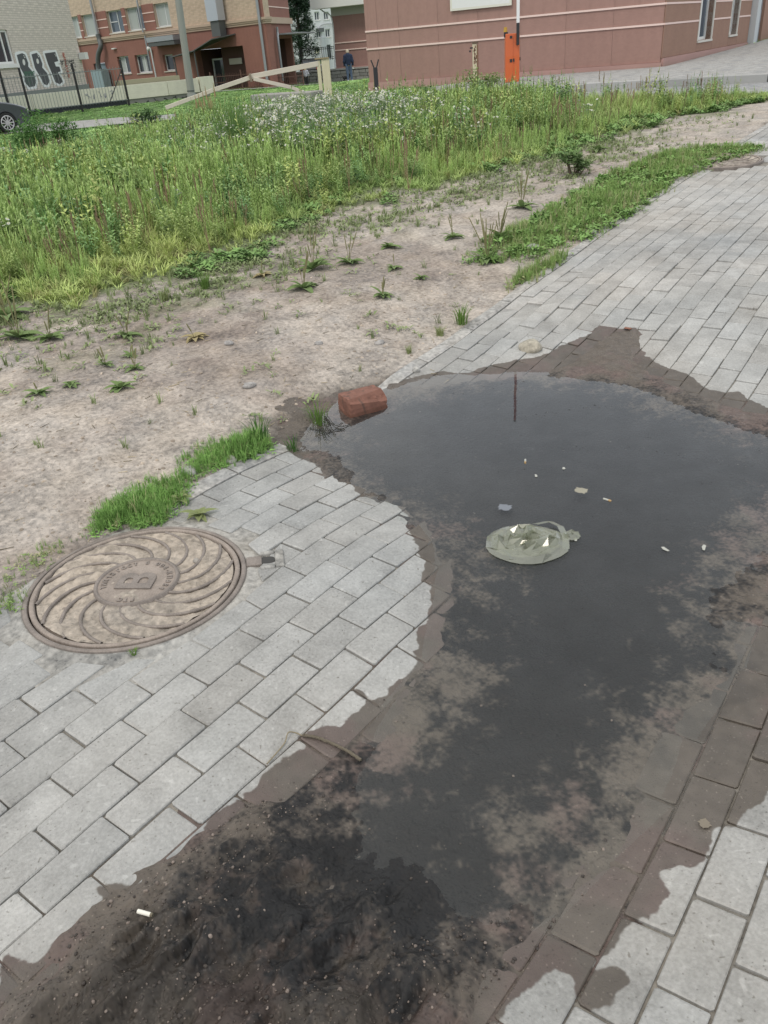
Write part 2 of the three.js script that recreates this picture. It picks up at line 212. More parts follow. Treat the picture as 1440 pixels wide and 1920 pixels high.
function field(fn, x0, z0, w, h, step) { // samples fn on a grid and interpolates
  const nx = Math.ceil(w / step) + 2, nz = Math.ceil(h / step) + 2, a = new Float32Array(nx * nz);
  for (let j = 0; j < nz; j++) for (let i = 0; i < nx; i++) a[j * nx + i] = fn(x0 + i * step, z0 + j * step);
  return (x, z) => { const u = clamp((x - x0) / step, 0, nx - 1.001), v = clamp((z - z0) / step, 0, nz - 1.001), i = u | 0, j = v | 0, p = u - i, q = v - j, o = j * nx + i; return (a[o] * (1 - p) + a[o + 1] * p) * (1 - q) + (a[o + nx] * (1 - p) + a[o + nx + 1] * p) * q; };
}
const NX0 = -1.7, NZ0 = -4.6, NS = 4.4; // the wet stretch of pavement
const gyN = field(gy, NX0, NZ0, NS, NS, 0.03);
const wetD = field((x, z) => sdPoly(SITE.wet, x, z), NX0, NZ0, NS, NS, 0.012);
const siltD = field((x, z) => sdPoly(SITE.silt, x, z), NX0, NZ0, NS, NS, 0.012);
const coreD = field((x, z) => sdPoly(SITE.core, x, z), NX0, NZ0, NS, NS, 0.015);
const near = (x, z) => x > NX0 && x < NX0 + NS && z > NZ0 && z < NZ0 + NS;
const gyf = (x, z) => near(x, z) ? gyN(x, z) : gy(x, z);
function earth(x, z) { // surface of the soil off the pavement
  const l = -inside(x, z), far = Math.hypot(x, z), k = sstep(0, 0.35, l) * (1 - sstep(9, 14, far));
  const a = far < 16 ? k * (0.03 * (fbm(x * 1.3, z * 1.3, 3, 5) - 0.5) + 0.026 * (fbm(x * 8, z * 8, 3, 9) - 0.5)) : 0;
  return gyf(x, z) + a;
}
// ---------------------------------------------------------------- surface grain
const dirtMap = dataTex(1024, 1024, (i, j, c) => { // tint around 1 (stored halved), 1.4 m tile
  const x = i / 1024, y = j / 1024;
  const f = fbm(x * 12, y * 12, 5, 41, 12), g = fbm(x * 90, y * 90, 3, 42, 90), s = vnoise(x * 300, y * 300, 43, 300);
  let v = 0.5 * (0.42 + 0.62 * f + 0.85 * (g - 0.3)) + (s > 0.9 ? 0.1 : 0) - (s < 0.12 ? 0.12 : 0);
  const w = 0.03 * (fbm(x * 8, y * 8, 3, 44, 8) - 0.5);
  c[0] = v + w; c[1] = v; c[2] = v - w * 1.4;
}, true, 1 / 1.4);
const dirtBump = dataTex(1024, 1024, (i, j, c) => {
  const x = i / 1024, y = j / 1024;
  const v = 0.45 * fbm(x * 40, y * 40, 4, 51, 40) + 0.35 * Math.pow(vnoise(x * 150, y * 150, 52, 150), 2) + 0.2 * vnoise(x * 330, y * 330, 53, 330);
  c[0] = c[1] = c[2] = v;
}, false, 1 / 1.4);

// ---------------------------------------------------------------- ground: one sheet out to the horizon
function axis(lo, hi, a, b, step, grow) {
  const out = []; for (let v = a; v <= b; v += step) out.push(v);
  let s = step, v = a; while (v > lo) { s *= grow; v -= s; out.unshift(v); }
  s = step; v = out[out.length - 1]; while (v < hi) { s *= grow; v += s; out.push(v); } return out;
}
{
  const X = axis(-260, 260, -3.2, 2.4, 0.035, 1.035), Z = axis(-420, 30, -7.2, -0.6, 0.035, 1.03);
  const pos = new Float32Array(X.length * Z.length * 3), col = new Float32Array(X.length * Z.length * 3), uv = new Float32Array(X.length * Z.length * 2), ix = [];
  const M = SITE.meadow;
  let k = 0;
  for (let j = 0; j < Z.length; j++) for (let i = 0; i < X.length; i++, k++) {
    const x = X[i], z = Z[j], l = inside(x, z), far = Math.hypot(x, z);
    let y = earth(x, z);
    if (l > 0.03 && z > -40) y = gyf(x, z) - 0.12;
    else if (near(x, z) && siltD(x, z) > 0.01) y -= 0.03;
    const mud = near(x, z) ? sstep(-0.16, 0.05, wetD(x, z) + 0.1 * (fbm(x * 9, z * 9, 3, 77) - 0.5)) : 0;
    pos[3 * k] = x; pos[3 * k + 1] = y; pos[3 * k + 2] = z; uv[2 * k] = x; uv[2 * k + 1] = z;
    // what the ground is made of: sand of the trodden path, soil under the meadow, mown lawn
    const d = sdPoly(M, x, z) + 0.55 * (fbm(x * 1.7, z * 1.7, 4, 61) - 0.5) + 0.3 * (fbm(x * 7, z * 7, 2, 62) - 0.5);
    const inM = sstep(-0.08, 0.25, d);
    const damp = 0.75 * sstep(0.5, 0.7, fbm(x * 0.9 + 3, z * 0.9, 4, 63)) + 0.45 * sstep(0.55, 0.72, fbm(x * 4.5, z * 4.5, 4, 67)), pale = sstep(0.5, 0.7, fbm(x * 2.3, z * 2.3, 3, 64));
    let r = lerp(0.42, 0.285, damp) + 0.03 * pale, g = lerp(0.37, 0.238, damp) + 0.03 * pale, b = lerp(0.318, 0.202, damp) + 0.03 * pale;
    const moss = sstep(0.55, 0.72, fbm(x * 3.1, z * 3.1, 4, 65)) * sstep(-1.6, 0, d) * 0.7;
    r = lerp(r, 0.16, moss); g = lerp(g, 0.17, moss); b = lerp(b, 0.09, moss);
    r = lerp(r, 0.12, inM); g = lerp(g, 0.15, inM); b = lerp(b, 0.06, inM);
    const lawn = far > 16 && !inPoly(M, x, z) ? 1 : 0, lv = 0.75 + 0.5 * fbm(x * 0.8, z * 0.8, 4, 66);
    if (lawn) { r = 0.105 * lv; g = 0.19 * lv; b = 0.05 * lv; }
    if (mud) { r = lerp(r, 0.085, mud); g = lerp(g, 0.07, mud); b = lerp(b, 0.055, mud); }
    col[3 * k] = 2 * r; col[3 * k + 1] = 2 * g; col[3 * k + 2] = 2 * b;
  }
  const n = X.length;
  for (let j = 0; j < Z.length - 1; j++) for (let i = 0; i < n - 1; i++) { const a = j * n + i; ix.push(a, a + n, a + 1, a + 1, a + n, a + n + 1); }
  const g = new THREE.BufferGeometry();
  g.setAttribute('position', new THREE.BufferAttribute(pos, 3)); g.setAttribute('color', new THREE.BufferAttribute(col, 3)); g.setAttribute('uv', new THREE.BufferAttribute(uv, 2));
  g.setIndex(ix); g.computeVertexNormals();
  structure('ground', g, std(1, 1, 1, 0.95, { map: dirtMap, bumpMap: dirtBump, bumpScale: 0.012, vertexColors: true }));
  console.log('ground', X.length, Z.length);
}
// strips of made ground draped over the land
function drape(A, B, n, m, dy, dyB = dy) { // between polylines A and B
  const at = (P, t) => { const u = t * (P.length - 1), i = Math.min(P.length - 2, Math.floor(u)), f = u - i; return [lerp(P[i][0], P[i + 1][0], f), lerp(P[i][1], P[i + 1][1], f)]; };
  const pos = [], uv = [], ix = [];
  for (let j = 0; j <= m; j++) for (let i = 0; i <= n; i++) { const a = at(A, i / n), b = at(B, i / n), x = lerp(a[0], b[0], j / m), z = lerp(a[1], b[1], j / m); pos.push(x, gy(x, z) + lerp(dy, dyB, j / m), z); uv.push(x, z); }
  for (let j = 0; j < m; j++) for (let i = 0; i < n; i++) { const a = j * (n + 1) + i; ix.push(a, a + 1, a + n + 1, a + 1, a + n + 2, a + n + 1); }
  const g = new THREE.BufferGeometry(); g.setAttribute('position', new THREE.Float32BufferAttribute(pos, 3)); g.setAttribute('uv', new THREE.Float32BufferAttribute(uv, 2)); g.setIndex(ix); g.computeVertexNormals(); return g;
}
const asphalt = std(0.62, 0.62, 0.62, 0.92, { map: dirtMap, bumpMap: dirtBump, bumpScale: 0.006 });
const paleAsphalt = std(0.72, 0.71, 0.68, 0.95, { map: dirtMap, bumpMap: dirtBump, bumpScale: 0.006 });
const kerbLine = [[-0.4, -19.7], [0.96, -18.76], [2.17, -17.62], [3.49, -16.86], [5.21, -15.87], [6.88, -14.57], [10.5, -12.4], [15, -10]];
structure('road', drape(kerbLine, [[-0.6, -17.7], [0.84, -16.6], [1.95, -15.75], [3.1, -14.97], [4.55, -13.86], [5.91, -12.44], [9.4, -10.3], [14, -8]], 28, 6, 0.03), asphalt);
structure('sidewalk', drape([[2.0, -22.4], [2.6, -22.6], [3.5, -23.0], [5.2, -22.1], [7.42, -21.0], [9.6, -23.9], [16.5, -33], [30, -33]], [[2.0, -17.9], [2.17, -17.62], [2.8, -17.24], [3.49, -16.86], [5.21, -15.87], [6.88, -14.57], [10.5, -12.4], [15, -10]].map(([x, z]) => [x - 0.03, z - 0.07]), 28, 8, 0.04, 0.15), paleAsphalt);
structure('driveway', drape([[-14.5, -33.8], [-12.05, -33.38], [-9.9, -32.6], [-7.98, -31.3], [-4.97, -25.85]], [[-14, -31.2], [-11.3, -30.4], [-9, -27.6], [-6.54, -24.86], [-4.25, -22]], 20, 6, 0.035), paleAsphalt);
structure('path', drape([[-8.9, -21.0], [-7.6, -19.9], [-6.87, -18.2]], [[-8.6, -20.2], [-7.4, -18.8], [-6.55, -16.7]], 8, 3, 0.03), paleAsphalt);
{ // kerb stones along the road
  const kerb = new THREE.Group(); kerb.name = 'road_kerb'; kerb.userData.kind = 'structure'; scene.add(kerb);
  const km = [0.36, 0.4, 0.33].map(v => std(v, v, v * 0.97, 0.92, { bumpMap: dirtBump, bumpScale: 0.003 }));
  const pts = []; for (let i = 0; i < kerbLine.length - 1; i++) { const [a, b] = [kerbLine[i], kerbLine[i + 1]], L = Math.hypot(b[0] - a[0], b[1] - a[1]), n = Math.max(1, Math.round(L / 1)); for (let k = 0; k < n; k++) pts.push([lerp(a[0], b[0], k / n), lerp(a[1], b[1], k / n)]); }
  for (let i = 0; i < pts.length - 1; i++) { const a = pts[i], b = pts[i + 1], L = Math.hypot(b[0] - a[0], b[1] - a[1]), x = (a[0] + b[0]) / 2, z = (a[1] + b[1]) / 2; const m = mesh('kerb_stone', rbox(L - 0.012, 0.34, 0.15, 0, 0, 0, 0.015), km[i % 3], kerb); m.position.set(x, gy(x, z) + 0.152 - 0.17 + 0.006 * ((i * 7) % 5 - 2) / 2, z); m.rotation.y = -Math.atan2(b[1] - a[1], b[0] - a[0]); }
}
// ---------------------------------------------------------------- pavement of grey concrete blocks
const HOLE = [-0.79, -2.09, 0.375], HOLE2 = [3.42, -7.97, 0.40]; // where the manholes sit
const concBump = dataTex(1024, 1024, (i, j, c) => {
  const x = i / 1024, y = j / 1024;
  c[0] = c[1] = c[2] = 0.4 * fbm(x * 60, y * 60, 3, 71, 60) + 0.35 * vnoise(x * 260, y * 260, 72, 260) + 0.25 * Math.pow(fbm(x * 14, y * 14, 4, 73, 14), 1.5);
}, false, 1 / 0.6);
function concrete(x, z, c) { // dry face of a block
  const big = fbm(x * 3, z * 3, 3, 81), mid = fbm(x * 17, z * 17, 3, 82), sp = vnoise(x * 330, z * 330, 83), s2 = vnoise(x * 190, z * 190, 84);
  let v = 0.335 + 0.12 * (big - 0.5) + 0.1 * (mid - 0.5) + 0.07 * (s2 - 0.5) + 0.06 * (sp - 0.5) - 0.05 * sstep(0.6, 0.75, fbm(x * 1.6, z * 1.6, 4, 87)) - 0.03 * sstep(0.6, 0.75, fbm(x * 8, z * 8, 5, 88));
  if (sp < 0.035) v *= 0.55; if (vnoise(x * 60, z * 60, 85) > 0.93) v += 0.07;
  const w = 0.035 * (fbm(x * 2.2, z * 2.2, 2, 86) - 0.4);
  c[0] = v * 1.0 + w * 0.6; c[1] = v * 0.995; c[2] = v * 0.955 - w * 0.6;
}
const wetness = (x, z) => wetD(x, z) + 0.035 * (fbm(x * 26, z * 26, 4, 91) - 0.5) + 0.03 * (fbm(x * 7, z * 7, 2, 92) - 0.5);
const TX = 2048;
const paveMap = dataTex(TX, TX, (i, j, c) => {
  const x = NX0 + (i + 0.5) / TX * NS, z = NZ0 + (j + 0.5) / TX * NS;
  concrete(x, z, c);
  const w = wetness(x, z), k = sstep(-0.002, 0.003, w);
  if (k > 0) { // damp block with a film of mud
    const pink = sstep(0.5, 0.66, fbm(x * 5 + 9, z * 5, 4, 93)), dirt = sstep(0.45, 0.62, fbm(x * 11, z * 11, 4, 94)), sp = vnoise(x * 300, z * 300, 95);
    let r = 0.115, g = 0.1, b = 0.085;
    r = lerp(r, 0.125, pink); g = lerp(g, 0.099, pink); b = lerp(b, 0.087, pink);
    const dk = dirt * 0.5 * sstep(0.02, 0.25, w); r = lerp(r, 0.055, dk); g = lerp(g, 0.05, dk); b = lerp(b, 0.045, dk);
    const q = 0.8 + 0.3 * fbm(x * 40, z * 40, 3, 96) + (sp > 0.94 ? 0.7 : 0) - (sp < 0.06 ? 0.35 : 0);
    c[0] = lerp(c[0], r * q, k); c[1] = lerp(c[1], g * q, k); c[2] = lerp(c[2], b * q, k);
  } else if (near(x, z)) { const crumbs = vnoise(x * 120, z * 120, 97); if (crumbs > 0.955) { c[0] *= 0.6; c[1] *= 0.58; c[2] *= 0.55; } }
}, true);
paveMap.repeat.set(1 / NS, 1 / NS); paveMap.offset.set(-NX0 / NS, -NZ0 / NS);
const paveRough = dataTex(1024, 1024, (i, j, c) => {
  const x = NX0 + (i + 0.5) / 1024 * NS, z = NZ0 + (j + 0.5) / 1024 * NS, k = sstep(-0.002, 0.003, wetness(x, z));
  c[0] = c[1] = c[2] = lerp(0.9, 0.42 + 0.3 * fbm(x * 20, z * 20, 3, 98), k);
}, false);
paveRough.repeat.copy(paveMap.repeat); paveRough.offset.copy(paveMap.offset);
const farMap = dataTex(1024, 1024, (i, j, c) => { // 2.4 m tile of the same concrete, periodic
  const x = i / 1024, y = j / 1024;
  const v = 0.34 + 0.13 * (fbm(x * 5, y * 5, 3, 101, 5) - 0.5) + 0.13 * (fbm(x * 40, y * 40, 3, 102, 40) - 0.5) + 0.1 * (vnoise(x * 400, y * 400, 103, 400) - 0.5);
  const w = 0.03 * (fbm(x * 4, y * 4, 2, 104, 4) - 0.4); c[0] = v + w; c[1] = v * 0.99; c[2] = v * 0.95 - w;
}, true, 1 / 2.4);
const paveMat = phys(1, 1, 1, 1, { specularIntensity: 0.6, map: paveMap, roughnessMap: paveRough, bumpMap: concBump, bumpScale: 0.0022, vertexColors: true });
const paveFar = std(1, 1, 1, 0.9, { map: farMap, bumpMap: concBump, bumpScale: 0.0022, vertexColors: true });
const bedMat = std(0.48, 0.445, 0.39, 0.97, { map: dirtMap, bumpMap: dirtBump, bumpScale: 0.004 });

const pavement = new THREE.Group(); pavement.name = 'pavement'; pavement.userData.kind = 'structure'; scene.add(pavement);
function blockGeo(corners, y, tilt, shadeV, rnd, round = 0.0042) { // corners: four [x,z]; returns a chamfered block, 46 triangles
  const cx = corners.reduce((a, p) => a + p[0], 0) / 4, cz = corners.reduce((a, p) => a + p[1], 0) / 4, out = [], inn = [];
  for (let i = 0; i < 4; i++) {
    const p = corners[i], a = corners[(i + 3) % 4], b = corners[(i + 1) % 4];
    for (const q of [a, b]) { const L = Math.hypot(q[0] - p[0], q[1] - p[1]), c = round * (0.6 + 0.9 * rnd()); out.push([p[0] + (q[0] - p[0]) * c / L + (rnd() - 0.5) * 0.0016, p[1] + (q[1] - p[1]) * c / L + (rnd() - 0.5) * 0.0016]); }
  }
  for (const o of out) { const L = Math.hypot(cx - o[0], cz - o[1]), c = 0.0035 + 0.0025 * rnd(); inn.push([o[0] + (cx - o[0]) * c / L, o[1] + (cz - o[1]) * c / L]); }
  const H = (x, z) => y(x, z) + tilt[0] + tilt[1] * (x - cx) + tilt[2] * (z - cz);
  const P = [], V = (p, dy) => [p[0], H(p[0], p[1]) + dy, p[1]];
  const T = inn.map(p => V(p, 0)), O = out.map(p => V(p, -0.0024 - 0.0014 * rnd())), D = out.map(p => V(p, -0.045)), c = [cx, H(cx, cz), cz];
  const tri = (a, b, d) => P.push(...a, ...b, ...d);
  for (let i = 0; i < 8; i++) { const k = (i + 1) % 8; tri(c, T[k], T[i]); tri(T[i], T[k], O[i]); tri(T[k], O[k], O[i]); tri(O[i], O[k], D[i]); tri(O[k], D[k], D[i]); }
  const g = new THREE.BufferGeometry(); g.setAttribute('position', new THREE.Float32BufferAttribute(P, 3));
  const n = P.length / 3, uv = new Float32Array(n * 2), col = new Float32Array(n * 3);
  for (let i = 0; i < n; i++) { uv[2 * i] = P[3 * i]; uv[2 * i + 1] = P[3 * i + 2]; const edge = (i % 15) > 2 && (i % 15) < 9 ? 1.1 : 1; col[3 * i] = shadeV[0] * edge; col[3 * i + 1] = shadeV[1] * edge; col[3 * i + 2] = shadeV[2] * edge; } // chamfers are rubbed paler
  g.setAttribute('uv', new THREE.BufferAttribute(uv, 2)); g.setAttribute('color', new THREE.BufferAttribute(col, 3)); g.computeVertexNormals(); return g;
}
{
  camera.updateMatrixWorld(); camera.updateProjectionMatrix();
  const v = new THREE.Vector3(), list = [], rnd = rng(11);
  const inHole = (x, z) => Math.hypot(x - HOLE[0], z - HOLE[1]) < HOLE[2] - 0.02 || Math.hypot(x - HOLE2[0], z - HOLE2[1]) < HOLE2[2];
  for (let r = -7; r < 48; r++) for (let s = -14; s < 58; s++) {
    const s0 = s + (((r % 2) + 2) % 2) * 0.5; // running bond
    const jr = 0.009 + 0.028 * rnd() * rnd() + (r < 2 && s < 3 ? 0 : 0.006), js = 0.006 + 0.012 * rnd();
    const C4 = [lay(r + jr, s0 + js), lay(r + jr, s0 + 1 - js), lay(r + 1 - jr, s0 + 1 - js), lay(r + 1 - jr, s0 + js)];
    const cx = (C4[0][0] + C4[2][0]) / 2, cz = (C4[0][1] + C4[2][1]) / 2;
    if (cz > 0.3 || Math.hypot(cx, cz) > 22) continue;
    v.set(cx, gyf(cx, cz), cz).project(camera);
    if (Math.abs(v.x) > 1.45 || Math.abs(v.y) > 1.35 || v.z > 1) continue;
    let near1 = 1e9; for (const p of C4) near1 = Math.min(near1, Math.hypot(p[0] - HOLE[0], p[1] - HOLE[1]));
    if (inHole(cx, cz)) continue;
    // blocks cut to the manhole's collar
    let P4 = C4; if (near1 < HOLE[2]) { P4 = C4.map(p => { const d = Math.hypot(p[0] - HOLE[0], p[1] - HOLE[1]); if (d >= HOLE[2]) return p; const k = HOLE[2] / d; return [HOLE[0] + (p[0] - HOLE[0]) * k, HOLE[1] + (p[1] - HOLE[1]) * k]; }); }
    const A = P4.map(p => { v.set(p[0], gyf(p[0], p[1]), p[1]).project(camera); return [v.x * 384, v.y * 512, Math.max(Math.abs(v.x), Math.abs(v.y))]; });
    let area = 0; for (let i = 0; i < 4; i++) { const a = A[i], b = A[(i + 1) % 4]; area += a[0] * b[1] - b[0] * a[1]; }
    const hidden = near(cx, cz) && siltD(cx, cz) > 0.09;
    list.push({ P4, cx, cz, area: Math.abs(area) * (Math.min(...A.map(a => a[2])) > 1 ? 0 : 1) * (hidden ? 0.01 : 1), seed: ((r + 50) * 131 + s + 40) });
  }
  list.sort((a, b) => b.area - a.area);
  const rest = [];
  list.forEach((b, i) => {
    const q = rng(b.seed), t = 0.9 + 0.2 * q(), wm = 0.02 * (q() - 0.5), up = near(b.cx, b.cz) ? 1 : 0.7;
    const lift = b.cx > 0.2 && b.cz < -3.9 && b.cz > -5.4 && b.cx < 2.2 ? 2.2 : 1; // uneven blocks beyond the puddle
    const g = blockGeo(b.P4, gyf, [(q() - 0.5) * 0.005 * lift * up, (q() - 0.5) * 0.03 * lift, (q() - 0.5) * 0.03 * lift], [t + wm, t, t - wm], q);
    const nearBlock = near(b.cx, b.cz);
    if (i < 300) mesh('paver', g, nearBlock ? paveMat : paveFar, pavement); else rest.push([g, nearBlock]);
  });
  for (const f of [true, false]) { const l = rest.filter(r => r[1] === f).map(r => r[0]); if (l.length) { const m = mesh(f ? 'wet_pavers' : 'distant_pavers', mergeGeometries(l), f ? paveMat : paveFar, pavement); m.userData.kind = 'stuff'; } }
  // sand bed seen in the joints
  const A = [], B = []; for (let s = -14; s <= 58; s += 1.5) { A.push(lay(-7.1, s)); B.push(lay(44, s)); }
  const g = drape(A, B, 150, 110, -0.009), p = g.attributes.position;
  for (let i = 0; i < p.count; i++) { const x = p.getX(i), z = p.getZ(i); if (Math.hypot(x - HOLE[0], z - HOLE[1]) < 0.33 || Math.hypot(x - HOLE[0] - 0.4, z - HOLE[1] + 0.1) < 0.07 || Math.hypot(x - HOLE2[0], z - HOLE2[1]) < 0.3) p.setY(i, p.getY(i) - 0.08); }
  g.computeVertexNormals();
  mesh('joint_sand', g, bedMat, pavement);
  // concrete edging strip, flush with the blocks
  const em = [0.40, 0.37].map(w => std(w * 2, w * 1.93, w * 1.8, 0.95, { map: dirtMap, bumpMap: concBump, bumpScale: 0.003 }));
  for (let s = -8, k = 0; s < 56; s += 2.3, k++) {
    const L = []; for (let i = 0; i <= 4; i++) L.push(lay(-7.72, s + 2.26 * i / 4)); const R = []; for (let i = 0; i <= 4; i++) R.push(lay(-7.04, s + 2.26 * i / 4));
    if (L.some(p => Math.hypot(p[0] - HOLE[0], p[1] - HOLE[1]) < 0.42) || L.every(p => near(p[0], p[1]) && wetD(p[0], p[1]) > -0.02)) continue;
    const P = [], add = (a, b, c, d) => P.push(...a, ...b, ...c, ...a, ...c, ...d), up = (p, dy) => [p[0], gyf(p[0], p[1]) + dy, p[1]];
    for (let i = 0; i < 4; i++) { add(up(L[i], 0.004), up(R[i], 0.001), up(R[i + 1], 0.001), up(L[i + 1], 0.004)); add(up(L[i], -0.15), up(L[i], 0.004), up(L[i + 1], 0.004), up(L[i + 1], -0.15)); add(up(R[i], 0.001), up(R[i], -0.1), up(R[i + 1], -0.1), up(R[i + 1], 0.001)); }
    add(up(L[0], -0.15), up(R[0], -0.1), up(R[0], 0.001), up(L[0], 0.004)); add(up(R[4], -0.1), up(L[4], -0.15), up(L[4], 0.004), up(R[4], 0.001));
    const q = new THREE.BufferGeometry(); q.setAttribute('position', new THREE.Float32BufferAttribute(P, 3)); q.setAttribute('uv', new THREE.Float32BufferAttribute(P.flatMap((_, i) => i % 3 === 0 ? [P[i], P[i + 2]] : []), 2)); q.computeVertexNormals();
    mesh('edging_stone', q, em[k % 2], pavement);
  }
  console.log('pavers', list.length);
}

// ---------------------------------------------------------------- silt over the sunken blocks, with the puddle standing on it
const RUT = [[-0.75, -0.5], [-0.7, -0.8], [-0.52, -1.0], [-0.32, -1.14], [-0.14, -1.1], [-0.04, -0.96], [0.04, -0.8], [0.06, -0.5]];
function sdPolyRut(x, z) { return sdPoly(RUT, x, z); }
const rutF = field(sdPolyRut, NX0, NZ0, NS, NS, 0.03);
function siltTop(x, z) {
  const d = siltD(x, z) + 0.09 * (fbm(x * 6, z * 6, 4, 111) - 0.5) + 0.03 * (fbm(x * 30, z * 30, 2, 112) - 0.5);
  const y = gyN(x, z);
  const gr = sstep(-0.12, 0.1, rutF(x, z));
  let t = -0.006 + 0.014 * sstep(-0.07, 0.1, d) + 0.01 * gr * sstep(-0.04, 0.1, d);
  t += 0.009 * (fbm(x * 5.5, z * 5.5, 4, 113) - 0.5) * sstep(0, 0.2, d);
  t += sstep(0, 0.08, d) * (0.005 + 0.017 * gr) * (fbm(x * 48, z * 48, 3, 114) - 0.5);
  if (gr > 0) { const u = x * 0.62 - z * 0.78, w = x * 0.78 + z * 0.62; const ridge = 1 - Math.abs(2 * fbm(u * 5.5 + 3, w * 14, 3, 115) - 1); t += gr * (0.05 * (Math.pow(ridge, 3) - 0.3) + 0.034 * (Math.pow(fbm(x * 15, z * 15, 4, 116), 1.5) - 0.3)); }
  if (d > 0.06) t = Math.max(t, 0.0035);
  return y + t;
}
const SX0 = -1.0, SZ0 = -4.55, SW = 3.6, SH = 4.05, SST = 0.0085;
const siltF = field(siltTop, SX0, SZ0, SW, SH, SST);
{
  const nx = Math.floor(SW / SST), nz = Math.floor(SH / SST), id = new Int32Array(nx * nz).fill(-1), pos = [], uv = [], ix = [];
  const want = new Uint8Array(nx * nz);
  for (let j = 0; j < nz; j++) for (let i = 0; i < nx; i++) { const x = SX0 + i * SST, z = SZ0 + j * SST; if (near(x, z) && siltD(x, z) > -0.13 && Math.hypot(x - HOLE[0], z - HOLE[1]) > 0.4) want[j * nx + i] = 1; }
  const V = k => { if (id[k] < 0) { id[k] = pos.length / 3; const x = SX0 + (k % nx) * SST, z = SZ0 + Math.floor(k / nx) * SST; pos.push(x, siltF(x, z), z); uv.push(x, z); } return id[k]; };
  for (let j = 0; j < nz - 1; j++) for (let i = 0; i < nx - 1; i++) { const k = j * nx + i; if (want[k] && want[k + 1] && want[k + nx] && want[k + nx + 1]) { const a = V(k), b = V(k + 1), c = V(k + nx), d = V(k + nx + 1); ix.push(a, c, b, b, c, d); } }
  const g = new THREE.BufferGeometry(); g.setAttribute('position', new THREE.Float32BufferAttribute(pos, 3)); g.setAttribute('uv', new THREE.Float32BufferAttribute(uv, 2)); g.setIndex(ix); g.computeVertexNormals();
  const siltMap = dataTex(TX, TX, (i, j, c) => {
    const x = NX0 + (i + 0.5) / TX * NS, z = NZ0 + (j + 0.5) / TX * NS;
    const d = siltD(x, z), m = fbm(x * 5 + 7, z * 5, 4, 121), f = fbm(x * 22, z * 22, 5, 122), sp = vnoise(x * 260, z * 260, 123), s2 = vnoise(x * 110, z * 110, 124), gr = sstep(-0.05, 0.15, rutF(x, z));
    // black rotted silt in the middle of the deposit, brown sandy mud toward its margin
    const core = coreD(x, z), mot = 0.75 + 0.6 * sstep(-2.4, -1.7, z), black = sstep(-0.17, 0.2, core * 1.25 + 0.12 * gr + mot * (0.42 * (m - 0.5) + 0.5 * (f - 0.5)) + 0.22 * (vnoise(x * 130, z * 130, 128) - 0.5));
    let r = lerp(0.115, 0.017, black), g2 = lerp(0.097, 0.0165, black), b = lerp(0.08, 0.0165, black);
    const pk = sstep(0.52, 0.68, fbm(x * 6, z * 6 + 4, 4, 125)) * (1 - black); r += 0.014 * pk; b += 0.004 * pk;
    let q = (0.75 + 0.5 * fbm(x * 45, z * 45, 3, 126)) * (1 - 0.56 * gr * (1 - black) * (0.5 + fbm(x * 8, z * 8, 3, 130)));
    const grit = 0.955 - 0.04 * gr; if (sp > grit) q *= 2.2; else if (sp < 0.1) q *= 0.5; if (s2 > 0.975 - 0.02 * gr) q *= 1.8;
    q = lerp(q, 0.8 + 0.4 * fbm(x * 13, z * 13, 3, 129), 0.85 * sstep(-0.004, -0.018, gyN(x, z))); // fine ooze settles smooth where it is deepest
    c[0] = r * q; c[1] = g2 * q; c[2] = b * q;
  }, true);
  siltMap.repeat.copy(paveMap.repeat); siltMap.offset.copy(paveMap.offset);
  const siltRough = dataTex(512, 512, (i, j, c) => { const x = i / 512, y = j / 512; c[0] = c[1] = c[2] = 0.36 + 0.5 * fbm(x * 14, y * 14, 4, 127, 14); }, false, 1 / 1.1);
  structure('silt', g, phys(1, 1, 1, 1, { specularIntensity: 0.55, map: siltMap, roughnessMap: siltRough, bumpMap: dirtBump, bumpScale: 0.009 }));
  // standing water: wherever the mud lies below the waterline
  const st = 0.03, wx = Math.floor(SW / st), wz = Math.floor(SH / st), wp = [], wi = [], wid = new Int32Array((wx + 1) * (wz + 1)).fill(-1);
  const W = (i, j) => { const k = j * (wx + 1) + i; if (wid[k] < 0) { wid[k] = wp.length / 3; const wx0 = SX0 + i * st, wz0 = SZ0 + j * st; wp.push(wx0, 0.0006 * (fbm(wx0 * 5, wz0 * 5, 2, 131) - 0.5), wz0); } return wid[k]; };
  for (let j = 0; j < wz; j++) for (let i = 0; i < wx; i++) {
    let low = false; for (let a = 0; a <= 2 && !low; a++) for (let b = 0; b <= 2; b++) { const x = SX0 + (i + a / 2) * st, z = SZ0 + (j + b / 2) * st; if (siltF(x, z) < 0.001 && siltD(x, z) > -0.1) { low = true; break; } }
    if (low) { const a = W(i, j), b = W(i + 1, j), c = W(i, j + 1), d = W(i + 1, j + 1); wi.push(a, c, b, b, c, d); }
  }
  const wg = new THREE.BufferGeometry(); wg.setAttribute('position', new THREE.Float32BufferAttribute(wp, 3)); wg.setAttribute('uv', new THREE.Float32BufferAttribute(wp.flatMap((_, i) => i % 3 === 0 ? [wp[i], wp[i + 2]] : []), 2)); wg.setIndex(wi); wg.computeVertexNormals();
  const water = structure('water', wg, phys(0.97, 0.98, 0.97, 0.015, { transmission: 1, thickness: 0, ior: 1.333 }));
  console.log('silt', pos.length / 3, 'water', wi.length / 3);
}
